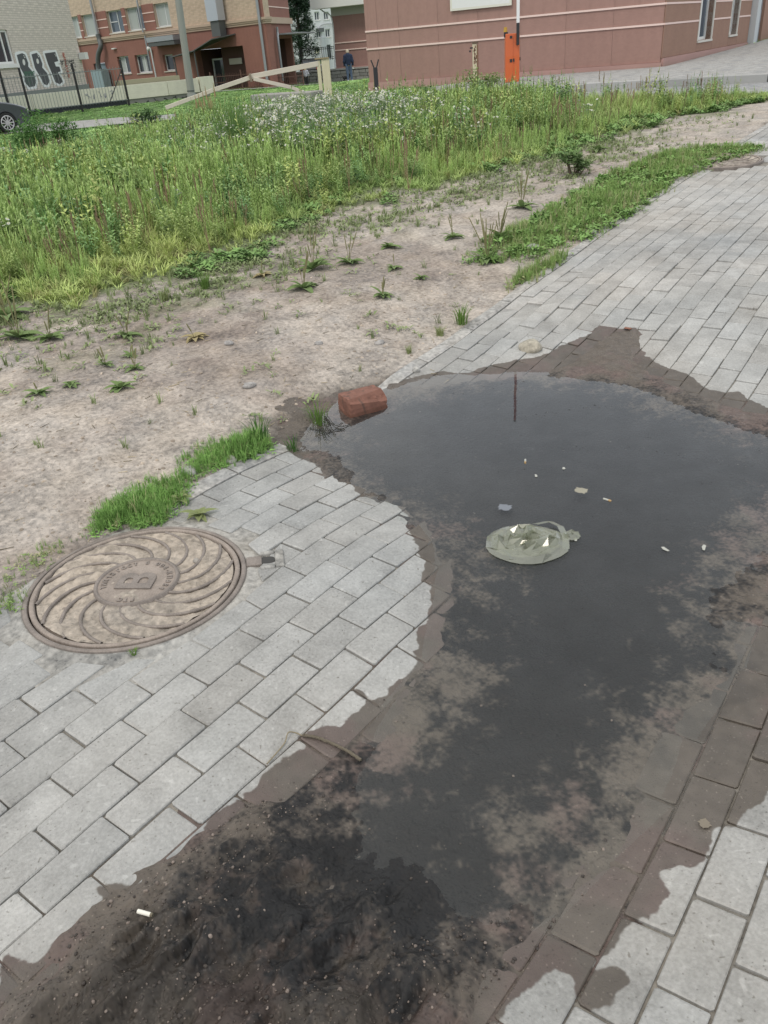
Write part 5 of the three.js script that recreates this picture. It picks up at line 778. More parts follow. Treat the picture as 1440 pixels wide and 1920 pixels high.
{ // ---- long red clad building on the right
  const A = [0.62, -24.47], B = [7.385, -21.25], Cc = [16.3, -33.0];
  const S = new Site('clad_building', 'low building clad in brownish-red panels with pale stripes behind the orange barrier', 'building', [4, 0.3, -24]);
  S.wall(A, B); const L1 = S.L, top = 6.2, s1 = 1.375, s2 = 1.775;
  S.slab('wall', 0, L1 - 0.02, -0.2, top, -0.32, 0, std(0.9, 0.62, 0.55, 0.9, { map: plaster }));
  S.box('plinth', -0.02, L1 + 0.03, -0.1, 0.6, 0.001, 0.06, M.plinth);
  const cols = [0.0, 0.34, 0.94, 2.01, 3.06, 4.15, 5.25, 6.36, L1];
  const rows = [[0.605, s1 - 0.022], [s1 + 0.022, s2 - 0.022], [s2 + 0.022, 3.3], [3.35, 4.7], [4.75, top]];
  rows.forEach(([y0, y1], j) => { for (let i = 0; i < cols.length - 1; i++) S.add('panel', rbox(cols[i + 1] - cols[i] - 0.006, y1 - y0, 0.008, (cols[i] + cols[i + 1]) / 2, (y0 + y1) / 2, 0.0055, 0.002), (i * 3 + j) % 3 ? M.redA : M.redB); });
  for (const y of [s1, s2, 3.325, 4.725]) S.box('stripe', -0.005, L1 + 0.01, y - 0.02, y + 0.02, 0.002, 0.034, M.stripe);
  const sg = new THREE.Group(); sg.name = 'wall_panel'; S.o.add(sg);
  S.box('backing', 2.42, 3.88, 2.09, 3.2, 0.026, 0.07, M.whiteP, sg); S.add('border', merge([box(1.56, 0.05, 0.03, 3.15, 2.065, 0.055), box(1.56, 0.05, 0.03, 3.15, 3.225, 0.055), box(0.05, 1.11, 0.03, 2.395, 2.645, 0.055), box(0.05, 1.11, 0.03, 3.905, 2.645, 0.055)]), std(0.7, 0.69, 0.6, 0.6), sg);
  // right-hand wall, turned away
  S.wall(B, Cc); const L2 = S.L, w1 = [2.75, 3.95, 0.93, 2.9], w2 = [5.72, 6.5, 0.95, 2.9], dr = [8.7, 9.62, 0.5, 2.8];
  S.slab('wall', 0.01, L2, -0.2, top, -0.32, 0, M.ochre, [w1, w2, dr].map(h => [h[0], h[1], Math.max(h[2], 0.3), h[3]]));
  S.box('plinth', 0.03, 7.85, 0.0, 0.68, 0.001, 0.06, M.plinth);
  const c2 = [[0, 2.68], [4.02, 5.65], [6.57, 7.85]]; for (const [a, b] of c2) for (const [y0, y1] of [[0.685, s1 - 0.022], [s1 + 0.022, s2 - 0.022], [s2 + 0.022, 3.3]]) S.add('panel', rbox(b - a - 0.008, y1 - y0, 0.022, (a + b) / 2, (y0 + y1) / 2, 0.0125, 0.004), M.ochre);
  for (const [a, b] of [[2.68, 4.02], [5.65, 6.57]]) S.add('panel', rbox(b - a - 0.008, 0.2, 0.022, (a + b) / 2, 0.79, 0.0125, 0.004), M.ochre);
  for (const [a, b] of c2) for (const y of [s1, s2]) S.box('stripe', a, b, y - 0.02, y + 0.02, 0.002, 0.034, M.stripe);
  const jamb = h => { S.box('jamb', h[1], h[1] + 0.06, h[2], h[3], -0.2, 0.03, M.sill); S.box('jamb', h[0] - 0.06, h[0], h[2], h[3], -0.2, 0.03, M.sill); };
  S.window(w1, { frame: M.whiteP, glass: M.glassBlue, w: 0.07, depth: 0.16 }); S.window(w2, { frame: M.whiteP, glass: M.glassBlue, mull: [], w: 0.07, depth: 0.16 }); jamb(w1); jamb(w2);
  S.box('door_pillar', 7.95, 8.35, 0.2, 3.4, -0.05, 0.18, std(0.5, 0.53, 0.54, 0.6)); S.box('door_pillar', 8.4, 8.62, 0.2, 3.4, -0.05, 0.05, std(0.2, 0.21, 0.215, 0.7));
  const door = new THREE.Group(); door.name = 'door'; S.o.add(door); S.box('leaf', 8.66, 9.66, 0.42, 2.8, -0.14, -0.08, std(0.33, 0.36, 0.39, 0.5), door); S.box('door_pane', 9.1, 9.5, 1.5, 2.5, -0.079, -0.07, M.glass, door); S.add('handle', rod([8.78, 1.25, -0.05], [8.78, 1.6, -0.05], 0.015), M.zinc, door); S.box('doorstep', 8.3, 9.8, 0.1, 0.42, -0.05, 0.5, M.stoneG, door);
  // roof and the walls out of view
  const rs = new THREE.Shape([new THREE.Vector2(A[0], -A[1]), new THREE.Vector2(B[0], -B[1]), new THREE.Vector2(Cc[0], -Cc[1]), new THREE.Vector2(6.5, 36)]); const rg = new THREE.ExtrudeGeometry(rs, { depth: 0.2, bevelEnabled: false }); rg.rotateX(-Math.PI / 2); rg.translate(-4, top - 0.3 + 0.02, 24); mesh('roof', rg, M.zincDark, S.o);
  S.wall([6.5, -36], A); S.slab('wall', 0, S.L - 0.33, -0.4, top, -0.32, 0, M.red);
}
{ // ---- lower wing beyond, with grey eaves
  const a = [-0.56, -58], b = [3.6, -56.2], S = new Site('side_wing', 'red rendered wing with grey eaves behind the walking man', 'building', [1.5, -0.4, -57]);
  S.wall(a, b); S.slab('wall', 0, S.L, -0.6, 3.19, -3, 0, M.red); S.slab('eaves_band', -0.01, S.L, 3.19, 3.7, -3, 0.03, std(0.42, 0.42, 0.38, 0.9)); S.box('fascia', -0.95, S.L, 3.62, 4.3, 0.035, 0.9, M.fascia); S.box('soffit', -0.95, -0.02, 3.7, 4.29, -3, 0.03, M.fascia);
  for (const y of [1.36, 1.75]) S.box('stripe', 0, S.L, y - 0.03, y + 0.03, 0.002, 0.05, M.stripe); S.box('plinth', -0.02, S.L, 0.25, 0.42, 0.002, 0.08, M.plinth); S.add('drainpipe', tube([[-0.6, 3.62, 0.25], [-0.3, 3.4, 0.2], [-0.03, 3.25, 0.08], [-0.03, 0.4, 0.08]], 0.04, 24, 8), M.frame);
}
{ // ---- brick house: red ground floor, tan upper floor
  const a = [-17.794, -62.517], b = [-4.075, -50.837], c = [-3.011, -55.919], S = new Site('brick_house', 'old brick house with red ground floor, tan upper storey and drainpipes', 'building', [-10, -0.3, -56]);
  S.wall(a, b); const L = S.L, up = [[0.09, 1.04], [1.39, 2.99], [4.12, 5.69], [6.07, 7.72], [8.85, 10.22]].map(([u, v]) => [u, v, 3.36, 4.55]), lo = [[4.28, 5.45, 1.1, 2.07], [6.11, 7.6, 1.05, 2.05], [8.86, 9.81, 1.05, 1.92], [1.58, 2.87, 0.1, 1.81]], porch = [11.95, 16.0, -0.5, 2.0];
  S.slab('wall', -2, L, -0.6, 2.92, -0.4, 0, M.brickRed, [...lo, porch]); S.slab('upper_wall', -2, L, 3.23, 9, -0.4, -0.005, M.tan, up.map(h => [h[0], h[1], h[2], h[3]]));
  S.box('cornice', -2.05, L + 0.06, 2.925, 3.02, -0.4, 0.06, M.band); S.box('cornice', -2.05, L + 0.1, 3.024, 3.1, -0.4, 0.1, M.band); S.box('cornice', -2.05, L + 0.14, 3.104, 3.225, -0.4, 0.14, M.band);
  for (const [u0, u1] of [[1.05, 1.38], [3.0, 4.11], [5.7, 6.06], [7.73, 8.84]]) { S.box('red_panel', u0, u1, 3.24, 4.6, -0.003, 0.03, M.brickRed); for (const y of [3.72, 4.16]) S.box('stripe', u0, u1, y - 0.025, y + 0.025, 0.032, 0.05, M.stripe); }
  up.forEach((h, i) => S.window(h, { mull: i === 1 ? [] : [i === 4 ? 0.6 : 0.55], bar: i === 2 ? 0.5 : 0, glass: i === 2 || i === 3 ? M.glassBlue : M.glass, curtain: [[0.05, 0.95], [0.05, 0.95], 0, [0.05, 0.5], [0.03, 0.97]][i], sill: true, w: 0.06 }));
  lo.slice(0, 3).forEach((h, i) => S.window(h, { curtain: [[0.1, 0.5], [0.3, 0.6], 0][i], mull: i === 2 ? [] : [0.5], w: 0.07 }));
  const sd = new THREE.Group(); sd.name = 'side_door'; S.o.add(sd); S.box('leaf', 1.6, 2.85, 0.12, 1.79, -0.2, -0.12, std(0.2, 0.27, 0.3, 0.6), sd); S.box('handle', 2.65, 2.7, 0.85, 1.0, -0.119, -0.08, M.zinc, sd);
  // deep porch with its lean-to roof
  const pr = new THREE.Group(); pr.name = 'porch'; S.o.add(pr);
  S.add('recess', merge([box(4.05, 2.5, 0.1, 13.975, 0.75, -2.05), box(0.1, 2.5, 1.6, 11.9, 0.75, -1.21), box(0.1, 2.5, 1.6, 16.05, 0.75, -1.21), box(4.25, 0.1, 1.6, 13.975, 2.06, -1.21)]), M.darkBrown, pr);  // recess walls have one even dark brown
  S.add('door_frame', merge([box(0.09, 1.9, 0.1, 12.35, 0.45, -0.9), box(0.09, 1.9, 0.1, 13.3, 0.45, -0.9), box(1.04, 0.09, 0.1, 12.825, 1.45, -0.9)]), M.frame, pr); S.box('door_leaf', 12.4, 13.25, -0.5, 1.4, -0.95, -0.9, M.glass, pr); S.box('wall_sign', 14.1, 15.15, 1.12, 1.42, -0.6, -0.56, std(0.5, 0.46, 0.4, 0.8), pr); S.box('porch_wall', 13.4, 15.99, -0.5, 2.0, -0.8, -0.7, M.darkBrown, pr);
  { const Q = [[11.3, 1.85, 0.03], [15.6, 2.62, 0.03], [15.2, 2.45, 1.5], [14.1, 1.98, 2.0], [11.7, 1.78, 1.7]], P = []; for (let i = 1; i < 4; i++) P.push(...Q[0], ...Q[i], ...Q[i + 1]); const lowQ = Q.map(([x, y, z]) => [x, y - 0.05, z]); for (let i = 1; i < 4; i++) P.push(...lowQ[0], ...lowQ[i + 1], ...lowQ[i]); for (let i = 0; i < 5; i++) { const k = (i + 1) % 5; P.push(...Q[i], ...lowQ[i], ...Q[k], ...Q[k], ...lowQ[i], ...lowQ[k]); } const g = new THREE.BufferGeometry(); g.setAttribute('position', new THREE.Float32BufferAttribute(P, 3)); g.computeVertexNormals(); S.add('canopy', g, M.zincDark, pr); S.add('canopy_post', merge([rod([11.8, -0.6, 1.55], [11.8, 1.75, 1.55], 0.04), rod([14, -0.6, 1.85], [14, 1.95, 1.85], 0.04)]), M.zincDark, pr); }
  const aw = new THREE.Group(); aw.name = 'awning'; S.o.add(aw); S.box('hood', 8.5, 11.0, 2.62, 2.88, 0.02, 0.7, M.zinc, aw); S.box('valance', 8.52, 10.98, 2.4, 2.6, 0.02, 0.66, M.zincDark, aw); S.add('awning_post', rod([8.62, 0.2, 0.6], [8.62, 2.4, 0.6], 0.045), M.frame, aw);
  const du = new THREE.Group(); du.name = 'duct'; S.o.add(du); S.box('upper_section', 14.2, 15.1, 3.3, 9, 0.16, 0.7, std(0.5, 0.54, 0.6, 0.4, { metalness: 0.4 }), du); S.box('lower_section', 14.32, 15.02, 2.55, 3.29, 0.16, 0.62, M.zincDark, du);
  for (const [u, y0, y1, r] of [[7.82, 1.15, 3.0, 0.055], [7.72, 3.2, 9, 0.055], [17.8, 0.2, 9, 0.075], [0.55, 0.2, 3.6, 0.07], [3.1, 3.4, 9, 0.08]]) S.pipe('drainpipe', u, y0, y1, r, M.zinc, 0.22);
  S.add('flue', tube([[3.1, 3.4, 0.22], [3.15, 3.1, 0.22], [3.3, 2.75, 0.32], [2.95, 2.3, 0.4], [2.7, 1.8, 0.4], [2.65, 1.4, 0.35]], 0.15, 40, 12), M.zincDark); S.box('cabinet', 2.1, 3.3, 0.0, 1.45, 0.15, 0.7, std(0.26, 0.34, 0.37, 0.6));
  { const g = new THREE.SphereGeometry(0.13, 16, 12); g.translate(7.95, 2.32, 0.2); S.add('lamp_globe', g, M.whiteP); } S.box('wall_lamp', 4.1, 4.45, 2.5, 2.56, 0.0, 0.16, M.whiteP);
  // end bay, turned away
  S.wall(b, c); S.slab('wall', 0.02, S.L, -0.6, 2.92, -0.4, 0, M.brickRed, [[2.3, 4.9, -0.55, 2.2]]); S.slab('upper_wall', 0.02, S.L, 3.23, 9, -0.4, -0.005, M.brickRed); S.box('cornice', 0.15, S.L + 0.1, 2.925, 3.225, -0.4, 0.12, M.band); for (const y of [3.72, 4.16, 4.6, 5.04]) S.box('stripe', 0.2, S.L, y - 0.025, y + 0.025, 0.002, 0.02, M.stripe);
  S.add('end_recess', merge([box(2.8, 2.9, 0.1, 3.6, 0.75, -1.3), box(0.1, 2.9, 0.9, 2.25, 0.75, -0.85), box(0.1, 2.9, 0.9, 4.95, 0.75, -0.85), box(2.8, 0.1, 0.9, 3.6, 2.25, -0.85)]), M.darkBrown); S.add('end_canopy', box(4.2, 0.07, 1.2, 4, 2.4, 0.62).rotateX(0), M.zinc); S.add('drainpipe', tube([[1.6, 2.75, 0.15], [1.6, 2.45, 0.15], [1.35, 2.2, 0.2], [1.35, 0.1, 0.2]], 0.07, 24, 8), M.zinc);  // inside of the end recess in the same even dark brown
  const rs = new THREE.Shape([a, b, c, [-14, -72]].map(p => new THREE.Vector2(p[0] + 10, -p[1] - 56))), rg = new THREE.ExtrudeGeometry(rs, { depth: 0.25, bevelEnabled: false }); rg.rotateX(-Math.PI / 2); rg.translate(0, 9.02, 0); mesh('roof', rg, M.zincDark, S.o);
}
{ // ---- pale brick house at the far left, with painted letters
  const a = [-14.47, -39.62], b = [-13.22, -47.0], u = [(b[0] - a[0]) / 7.485, (b[1] - a[1]) / 7.485], a2 = [a[0] - u[0] * 9, a[1] - u[1] * 9], S = new Site('pale_brick_house', 'pale brick house with black and white graffiti behind the bar fence', 'building', [-14.5, 0, -42]);
  S.wall(a2, b); const o = 9, w = [o - 0.8, o + 1.07, 1.95, 3.22];
  S.slab('wall', 0, S.L, -0.5, 10, -0.4, 0, M.pale, [w]); S.window(w, { frame: M.whiteP, w: 0.09, mull: [0.72], depth: 0.1, sill: false }); S.box('sill', o - 0.9, o + 1.16, 1.8, 1.945, -0.05, 0.1, M.whiteP);
  S.box('plinth', 0, S.L + 0.02, -0.5, 0.86, 0.001, 0.07, std(0.22, 0.24, 0.23, 0.95)); S.box('air_unit', S.L - 0.25, S.L + 0.12, 1.95, 2.25, 0.02, 0.35, M.fascia);
  // graffiti: letters sprayed on the bricks
  const cv = document.createElement('canvas'); cv.width = 1024; cv.height = 420; const x = cv.getContext('2d'); x.clearRect(0, 0, 1024, 420);
  const letter = (pts, fill) => { x.beginPath(); pts.forEach(([px, py], i) => i ? x.lineTo(px, py) : x.moveTo(px, py)); x.closePath(); x.lineJoin = 'round'; x.lineWidth = 60; x.strokeStyle = 'rgba(225,228,228,1)'; x.stroke(); x.fillStyle = fill; x.fill(); };
  letter([[60, 40], [150, 22], [190, 40], [205, 130], [190, 170], [245, 240], [255, 330], [215, 390], [120, 395], [70, 330], [95, 260], [60, 170]], '#54585a'); letter([[290, 40], [380, 25], [415, 60], [430, 150], [410, 190], [470, 260], [480, 350], [420, 395], [370, 380], [330, 280], [290, 190]], '#55575b'); letter([[510, 35], [700, 22], [715, 130], [640, 140], [650, 190], [710, 195], [715, 250], [660, 260], [710, 370], [640, 400], [570, 370], [545, 250], [520, 150]], '#505053');
  x.fillStyle = 'rgba(214,216,212,1)'; for (const [px, py, rx, ry] of [[140, 120, 20, 34], [362, 118, 20, 30]]) { x.beginPath(); x.ellipse(px, py, rx, ry, 0.2, 0, 7); x.fill(); } for (const px of [160, 385, 680]) { x.fillRect(px, 45, 14, 10); x.fillRect(px + 6, 62, 16, 12); }
  x.fillStyle = 'rgba(70,110,88,1)'; { const r = rng(5); for (let i = 0; i < 240; i++) x.fillRect(90 + 170 * r(), 220 + 170 * r() * r(), 8, 6); x.fillStyle = 'rgba(170,95,80,1)'; for (let i = 0; i < 160; i++) x.fillRect(815 + 40 * r(), 30 + 300 * r(), 9, 7); x.fillStyle = 'rgba(60,62,66,1)'; for (let i = 0; i < 380; i++) x.fillRect(740 + 270 * r(), 120 + 290 * r() * r(), 9, 5); }
  const t = new THREE.CanvasTexture(cv); t.colorSpace = THREE.SRGBColorSpace; const gm = std(1, 1, 1, 0.9, { map: t, transparent: true, alphaTest: 0.5 }); S.add('graffiti', new THREE.PlaneGeometry(5.75, 1.5).translate(o + 3.85, 1.66, 0.006), gm);
  S.wall(b, [-21, -51]); S.slab('wall', 0.4, S.L, -0.5, 10, -0.4, 0, M.pale);
}
{ // ---- low retaining wall with a cream coping
  const S = new Site('retaining_wall', 'low retaining wall with cream slabs on top and graffiti scrawls below', 'wall', [-10, -0.1, -41]); S.wall([-16.64, -36.28], [-6.389, -42.523]);
  S.box('base', 0, 8.0, -0.4, 0.2, -0.3, -0.04, std(0.045, 0.05, 0.058, 0.9)); S.box('base', 8.01, S.L, -0.4, 0.2, -0.3, -0.04, M.stoneG);
  for (let k = 0; k < 6; k++) { const u0 = k * 2.0, u1 = Math.min(S.L - 0.5, u0 + 1.985); S.box('coping_slab', u0, u1, 0.205, 0.76, -0.35, 0.02 + 0.006 * (k % 2), M.cream); } S.box('coping_slab', S.L - 0.44, S.L + 0.25, 0.205, 0.8, -0.35, 0.05, M.cream);
  const r = rng(17), G = []; for (let k = 0; k < 7; k++) { const u = 8.4 + k * 0.45, p = []; for (let i = 0; i < 6; i++) p.push([u + 0.34 * (r() - 0.2), -0.14 + 0.3 * r(), -0.036]); G.push(tube(p, 0.016, 20, 5)); } S.add('scrawl', merge(G), M.black); const tg = []; for (let k = 0; k < 5; k++) { const u = 6.3 + k * 0.27, p = []; for (let i = 0; i < 5; i++) p.push([u + 0.2 * (r() - 0.3), 0.3 + 0.34 * r(), 0.03]); tg.push(tube(p, 0.012, 16, 5)); } S.add('scrawl', merge(tg), std(0.3, 0.3, 0.36, 0.9));
  S.box('planting_bank', 8.0, 10.8, 0.3, 0.95, -1.2, -0.4, M.olive);
}
{ // ---- bar fence
  const S = new Site('bar_fence', 'dark bar fence with thin vertical rods left of the utility pole', 'fence', [-11.2, 0, -37]); S.wall([-13.378, -35.033], [-9.051, -38.962]);
  for (const u of [0.38, 1.15, 3.33, 5.48]) S.add('post', rbox(0.075, 1.75, 0.075, u, 0.87, 0, 0.01), M.black); const bar = std(0.2, 0.22, 0.22, 0.6), n = 47; for (let i = 0; i <= n; i++) { const u = -0.9 + 6.38 * i / n; S.add('bar', rod([u, 0.2, 0.0], [u, 1.5, 0.0], 0.009, 0.009, 5), bar); } for (const y of [0.26, 1.42]) S.box('rail', -0.9, 5.48, y - 0.015, y + 0.015, 0.012, 0.035, bar); S.add('brace', rod([4.6, 0.25, 0.05], [5.45, 1.4, 0.05], 0.02), M.black);
}
{ // ---- utility pole
  const o = thing('utility_pole', 'weathered grey utility pole leaning on the lawn', 'pole', [-7.1, -0.25, -41.4]); o.rotation.z = -0.04;
  const g = new THREE.CylinderGeometry(0.11, 0.17, 10, 14, 20); g.translate(0, 5, 0); const p = g.attributes.position; for (let i = 0; i < p.count; i++) { const k = 1 + 0.07 * (vnoise(p.getY(i) * 2, i % 15, 5) - 0.5); p.setX(i, p.getX(i) * k); } mesh('shaft', g, std(0.62, 0.64, 0.6, 0.95, { map: plaster }), o); mesh('foot', new THREE.CylinderGeometry(0.2, 0.23, 0.5, 12).translate(0, 0.2, 0), std(0.33, 0.34, 0.34, 0.95), o); mesh('strap', new THREE.CylinderGeometry(0.168, 0.17, 0.06, 14).translate(0, 0.55, 0), M.zincDark, o);
}
{ // ---- broken swing barrier
  const o = thing('broken_barrier', 'broken cream swing barrier with a collapsed A-shaped arm', 'barrier', [-0.55, 0.28, -22.99]), B = ([x, y, z]) => [x + 0.55, y - 0.28, z + 22.99], y0 = 0.28;
  mesh('post', rbox(0.2, 1.25, 0.17, 0.07, 0.35, 0, 0.015), M.creamPaint, o); mesh('post', rbox(0.09, 1.22, 0.15, -0.105, 0.34, 0.01, 0.012), M.creamPaint, o); mesh('post_cap', rbox(0.36, 0.03, 0.22, -0.01, 0.99, 0, 0.006), std(0.3, 0.25, 0.15, 0.85), o);
  mesh('arm', beam(B([-0.66, 1.165, -22.93]), B([-2.36, 1.01, -22.86]), 0.07, 0.115), M.arm, o); mesh('arm', beam(B([-2.4, 0.99, -22.86]), B([-3.3, 0.8, -22.76]), 0.07, 0.1), M.arm, o); mesh('arm', beam(B([-3.34, 0.79, -22.76]), B([-4.55, 0.5, -22.55]), 0.07, 0.09), M.arm, o);
  mesh('strut', beam(B([-2.3, 0.96, -22.8]), B([-1.4, 0.7, -22.88]), 0.06, 0.085), M.arm, o); mesh('strut', beam(B([-1.38, 0.69, -22.88]), B([-0.6, 0.33, -22.9]), 0.06, 0.08), M.arm, o); mesh('bracket', beam(B([-2.38, 1.08, -22.83]), B([-2.36, 0.9, -22.83]), 0.1, 0.05), std(0.25, 0.2, 0.15, 0.8), o);
  const slab = single('concrete_block', rbox(1.9, 0.34, 0.5, 0, 0.17, 0, 0.03), M.stoneG, 'grey concrete block lying among the flowers by the broken barrier', 'concrete block', [-1.5, gy(-1.5, -22.2) - 0.05, -22.2], -0.6);
}
{ // ---- forked black post
  const y = 0.31, o = thing('forked_post', 'black steel post with a forked top in the meadow', 'post', [0.59, y, -17.99]); mesh('shaft', rbox(0.085, 0.8, 0.07, 0, 0.37, 0, 0.01), M.black, o); for (const s of [-1, 1]) mesh('prong', beam([s * 0.025, 0.76, 0], [s * 0.075, 0.9, 0], 0.05, 0.025), M.black, o);
}
{ // ---- old white catch post
  const o = thing('catch_post', 'old peeling white barrier post left of the orange cabinet', 'post', [2.896, 0.42, -20.395]); mesh('shaft', rbox(0.09, 0.92, 0.075, 0, 0.44, 0, 0.01), M.creamPaint, o); mesh('rust_side', rbox(0.03, 0.86, 0.08, 0.06, 0.45, 0, 0.006), std(0.22, 0.13, 0.08, 0.9), o); mesh('cap', rbox(0.13, 0.05, 0.1, 0.015, 0.92, 0, 0.006), std(0.14, 0.1, 0.07, 0.85), o); mesh('latch', merge([rbox(0.07, 0.03, 0.03, -0.07, 0.82, 0.02, 0.005), new THREE.SphereGeometry(0.022, 10, 8).translate(-0.105, 0.76, 0.02)]), M.black, o);
  const chips = []; const r = rng(9); for (let i = 0; i < 22; i++) chips.push(box(0.012 + 0.02 * r(), 0.02 + 0.05 * r(), 0.003, (r() - 0.4) * 0.05, 0.1 + 0.75 * r(), 0.0385)); mesh('rust_chips', merge(chips), std(0.2, 0.12, 0.08, 0.9), o);
}
{ // ---- orange boom barrier
  const o = thing('boom_barrier', 'orange boom barrier cabinet with its red and white boom raised', 'barrier', [3.6, 0.5, -19.68], -0.1);
  mesh('base_plate', rbox(0.46, 0.04, 0.42, 0, 0.0, 0, 0.005), M.zincDark, o); mesh('cabinet', rbox(0.3, 0.93, 0.3, 0, 0.485, 0, 0.015), M.orange, o); mesh('cabinet_door', rbox(0.155, 0.86, 0.012, -0.07, 0.48, 0.157, 0.004), M.orange, o);
  for (const [x, y, w, h] of [[-0.035, 0.885, 0.05, 0.05], [-0.035, 0.45, 0.05, 0.06], [0.02, 0.455, 0.032, 0.06]]) mesh('reflector', rbox(w, h, 0.012, x, y, 0.168, 0.003), M.black, o); mesh('side_latch', rbox(0.02, 0.06, 0.05, 0.158, 0.47, 0.1, 0.003), M.black, o);
  mesh('beacon_base', rbox(0.085, 0.1, 0.1, -0.135, 0.935, 0.06, 0.01), M.black, o); mesh('beacon', new THREE.CylinderGeometry(0.032, 0.042, 0.09, 14).translate(-0.145, 1.03, 0.06), phys(0.75, 0.5, 0.06, 0.25, { transmission: 0.5, thickness: 0 }), o);
  const boom = new THREE.Group(); boom.name = 'boom'; o.add(boom); mesh('sleeve', rbox(0.06, 0.4, 0.09, 0.105, 0.93, 0.2, 0.008), M.black, boom); const red = std(0.3, 0.02, 0.035, 0.45), wh = std(0.8, 0.8, 0.8, 0.45); { let y = 1.13; [0.5, 1, 1, 1, 1, 1.3].forEach((h, i) => { mesh(i % 2 ? 'red_band' : 'white_band', rbox(0.06, h, 0.075, 0.105, y + h / 2, 0.2, 0.006), i % 2 ? red : wh, boom); y += h; }); } mesh('boom_tip', rbox(0.065, 0.06, 0.08, 0.105, 6.96, 0.2, 0.01), M.black, boom);
}
// ---- cars
function makeCar(label, paint, [x, y, z], turn, group) {
  const o = thing('parked_car', label, 'car', [x, y, z], turn, group), pm = phys(...paint, 0.3, { clearcoat: 0.8, clearcoatRoughness: 0.1, metalness: 0.35 });
  const arch = (s, cx, r) => s.absarc(cx, 0.32, r, 0, Math.PI, false);
  const s = new THREE.Shape(); s.moveTo(2.1, 0.25); s.quadraticCurveTo(2.2, 0.5, 2.08, 0.68); s.quadraticCurveTo(1.7, 0.88, 0.95, 0.96); s.lineTo(-1.75, 1.0); s.quadraticCurveTo(-2.15, 0.95, -2.15, 0.6); s.lineTo(-2.1, 0.25); s.lineTo(-1.68, 0.25); s.absarc(-1.32, 0.32, 0.37, Math.PI + 0.2, -0.2, true); s.lineTo(0.95, 0.25); s.absarc(1.32, 0.32, 0.37, Math.PI + 0.2, -0.2, true); s.closePath();
  const body = new THREE.ExtrudeGeometry(s, { depth: 1.56, bevelEnabled: true, bevelSize: 0.05, bevelThickness: 0.1, bevelSegments: 3, curveSegments: 14 }); body.translate(0, 0, -0.78); mesh('body', body, pm, o);
  const c = new THREE.Shape(); c.moveTo(1.0, 0.95); c.quadraticCurveTo(0.5, 1.4, 0.1, 1.46); c.lineTo(-1.3, 1.46); c.quadraticCurveTo(-1.75, 1.4, -1.95, 0.98); c.closePath(); const cab = new THREE.ExtrudeGeometry(c, { depth: 1.3, bevelEnabled: true, bevelSize: 0.03, bevelThickness: 0.08, bevelSegments: 3 }); cab.translate(0, 0, -0.65); mesh('roof', cab, pm, o);
  for (const k of [-1, 1]) { for (const P of [[[0.75, 1.0], [0.35, 1.34], [-0.35, 1.38], [-0.35, 1.0]], [[-0.43, 1.0], [-0.43, 1.38], [-1.2, 1.38], [-1.55, 1.02]]]) { const w = new THREE.Shape(P.map(p => new THREE.Vector2(...p))); mesh('side_window', new THREE.ExtrudeGeometry(w, { depth: 0.012, bevelEnabled: false }).translate(0, 0, k * 0.735 - 0.006), M.glass, o); } mesh('headlight', rbox(0.32, 0.12, 0.22, 1.9, 0.7, k * 0.68, 0.05), phys(0.7, 0.72, 0.74, 0.15), o); mesh('taillight', rbox(0.1, 0.16, 0.3, -2.15, 0.8, k * 0.62, 0.03), std(0.35, 0.02, 0.02, 0.3), o); }
  mesh('windscreen', beam([0.96, 1.0, 0], [0.42, 1.39, 0], 1.2, 0.02), M.glass, o); mesh('rear_window', beam([-1.98, 1.05, 0], [-1.73, 1.38, 0], 1.15, 0.02), M.glass, o); mesh('number_plate', rbox(0.02, 0.11, 0.52, -2.215, 0.62, 0, 0.004), M.whiteP, o); mesh('bumper', rbox(0.1, 0.18, 1.5, 2.12, 0.36, 0, 0.04), M.black, o);
  for (const cx of [1.32, -1.32]) for (const k of [-1, 1]) { const w = new THREE.Group(); w.name = 'wheel'; w.position.set(cx, 0.32, k * 0.79); o.add(w); const t = new THREE.LatheGeometry([[0.2, -0.09], [0.3, -0.1], [0.32, -0.07], [0.32, 0.07], [0.3, 0.1], [0.2, 0.09]].map(p => new THREE.Vector2(...p)), 36); t.rotateX(Math.PI / 2); mesh('tyre', t, std(0.02, 0.02, 0.02, 0.85), w); const rim = [new THREE.TorusGeometry(0.215, 0.018, 8, 36), new THREE.CylinderGeometry(0.05, 0.05, 0.05, 16).rotateX(Math.PI / 2)]; for (let i = 0; i < 10; i++) { const a = i * Math.PI / 5; rim.push(beam([0.04 * Math.cos(a), 0.04 * Math.sin(a), 0], [0.21 * Math.cos(a), 0.21 * Math.sin(a), 0], 0.03, 0.036)); } const rg = merge(rim); rg.translate(0, 0, k * 0.085); mesh('rim', rg, std(0.62, 0.62, 0.63, 0.35, { metalness: 0.6 }), w); mesh('brake', new THREE.CylinderGeometry(0.2, 0.2, 0.03, 24).rotateX(Math.PI / 2), M.black, w); }
  return o;
}
{ const hx = 0.70, hz = -0.716, w = [-11.69, -30.86], sx = -hz, sz = hx; // heading away to the right; near front wheel stands at w
  makeCar('dark grey car with silver ten-spoke wheel, cut off by the left edge', [0.075, 0.085, 0.1], [w[0] - hx * 1.32 - sx * 0.79, -0.2, w[1] - hz * 1.32 - sz * 0.79], Math.atan2(-hz, hx));
  makeCar('black car seen from behind, below the railing near the child', [0.012, 0.012, 0.014], [-2.5, -0.55, -74], Math.PI / 2 - 0.1, 'cars parked in the yard');
  makeCar('dark car parked right of the cream barrier post, beyond the railing', [0.02, 0.02, 0.024], [0.6, 0.0, -76], Math.PI / 2 - 0.05, 'cars parked in the yard'); }
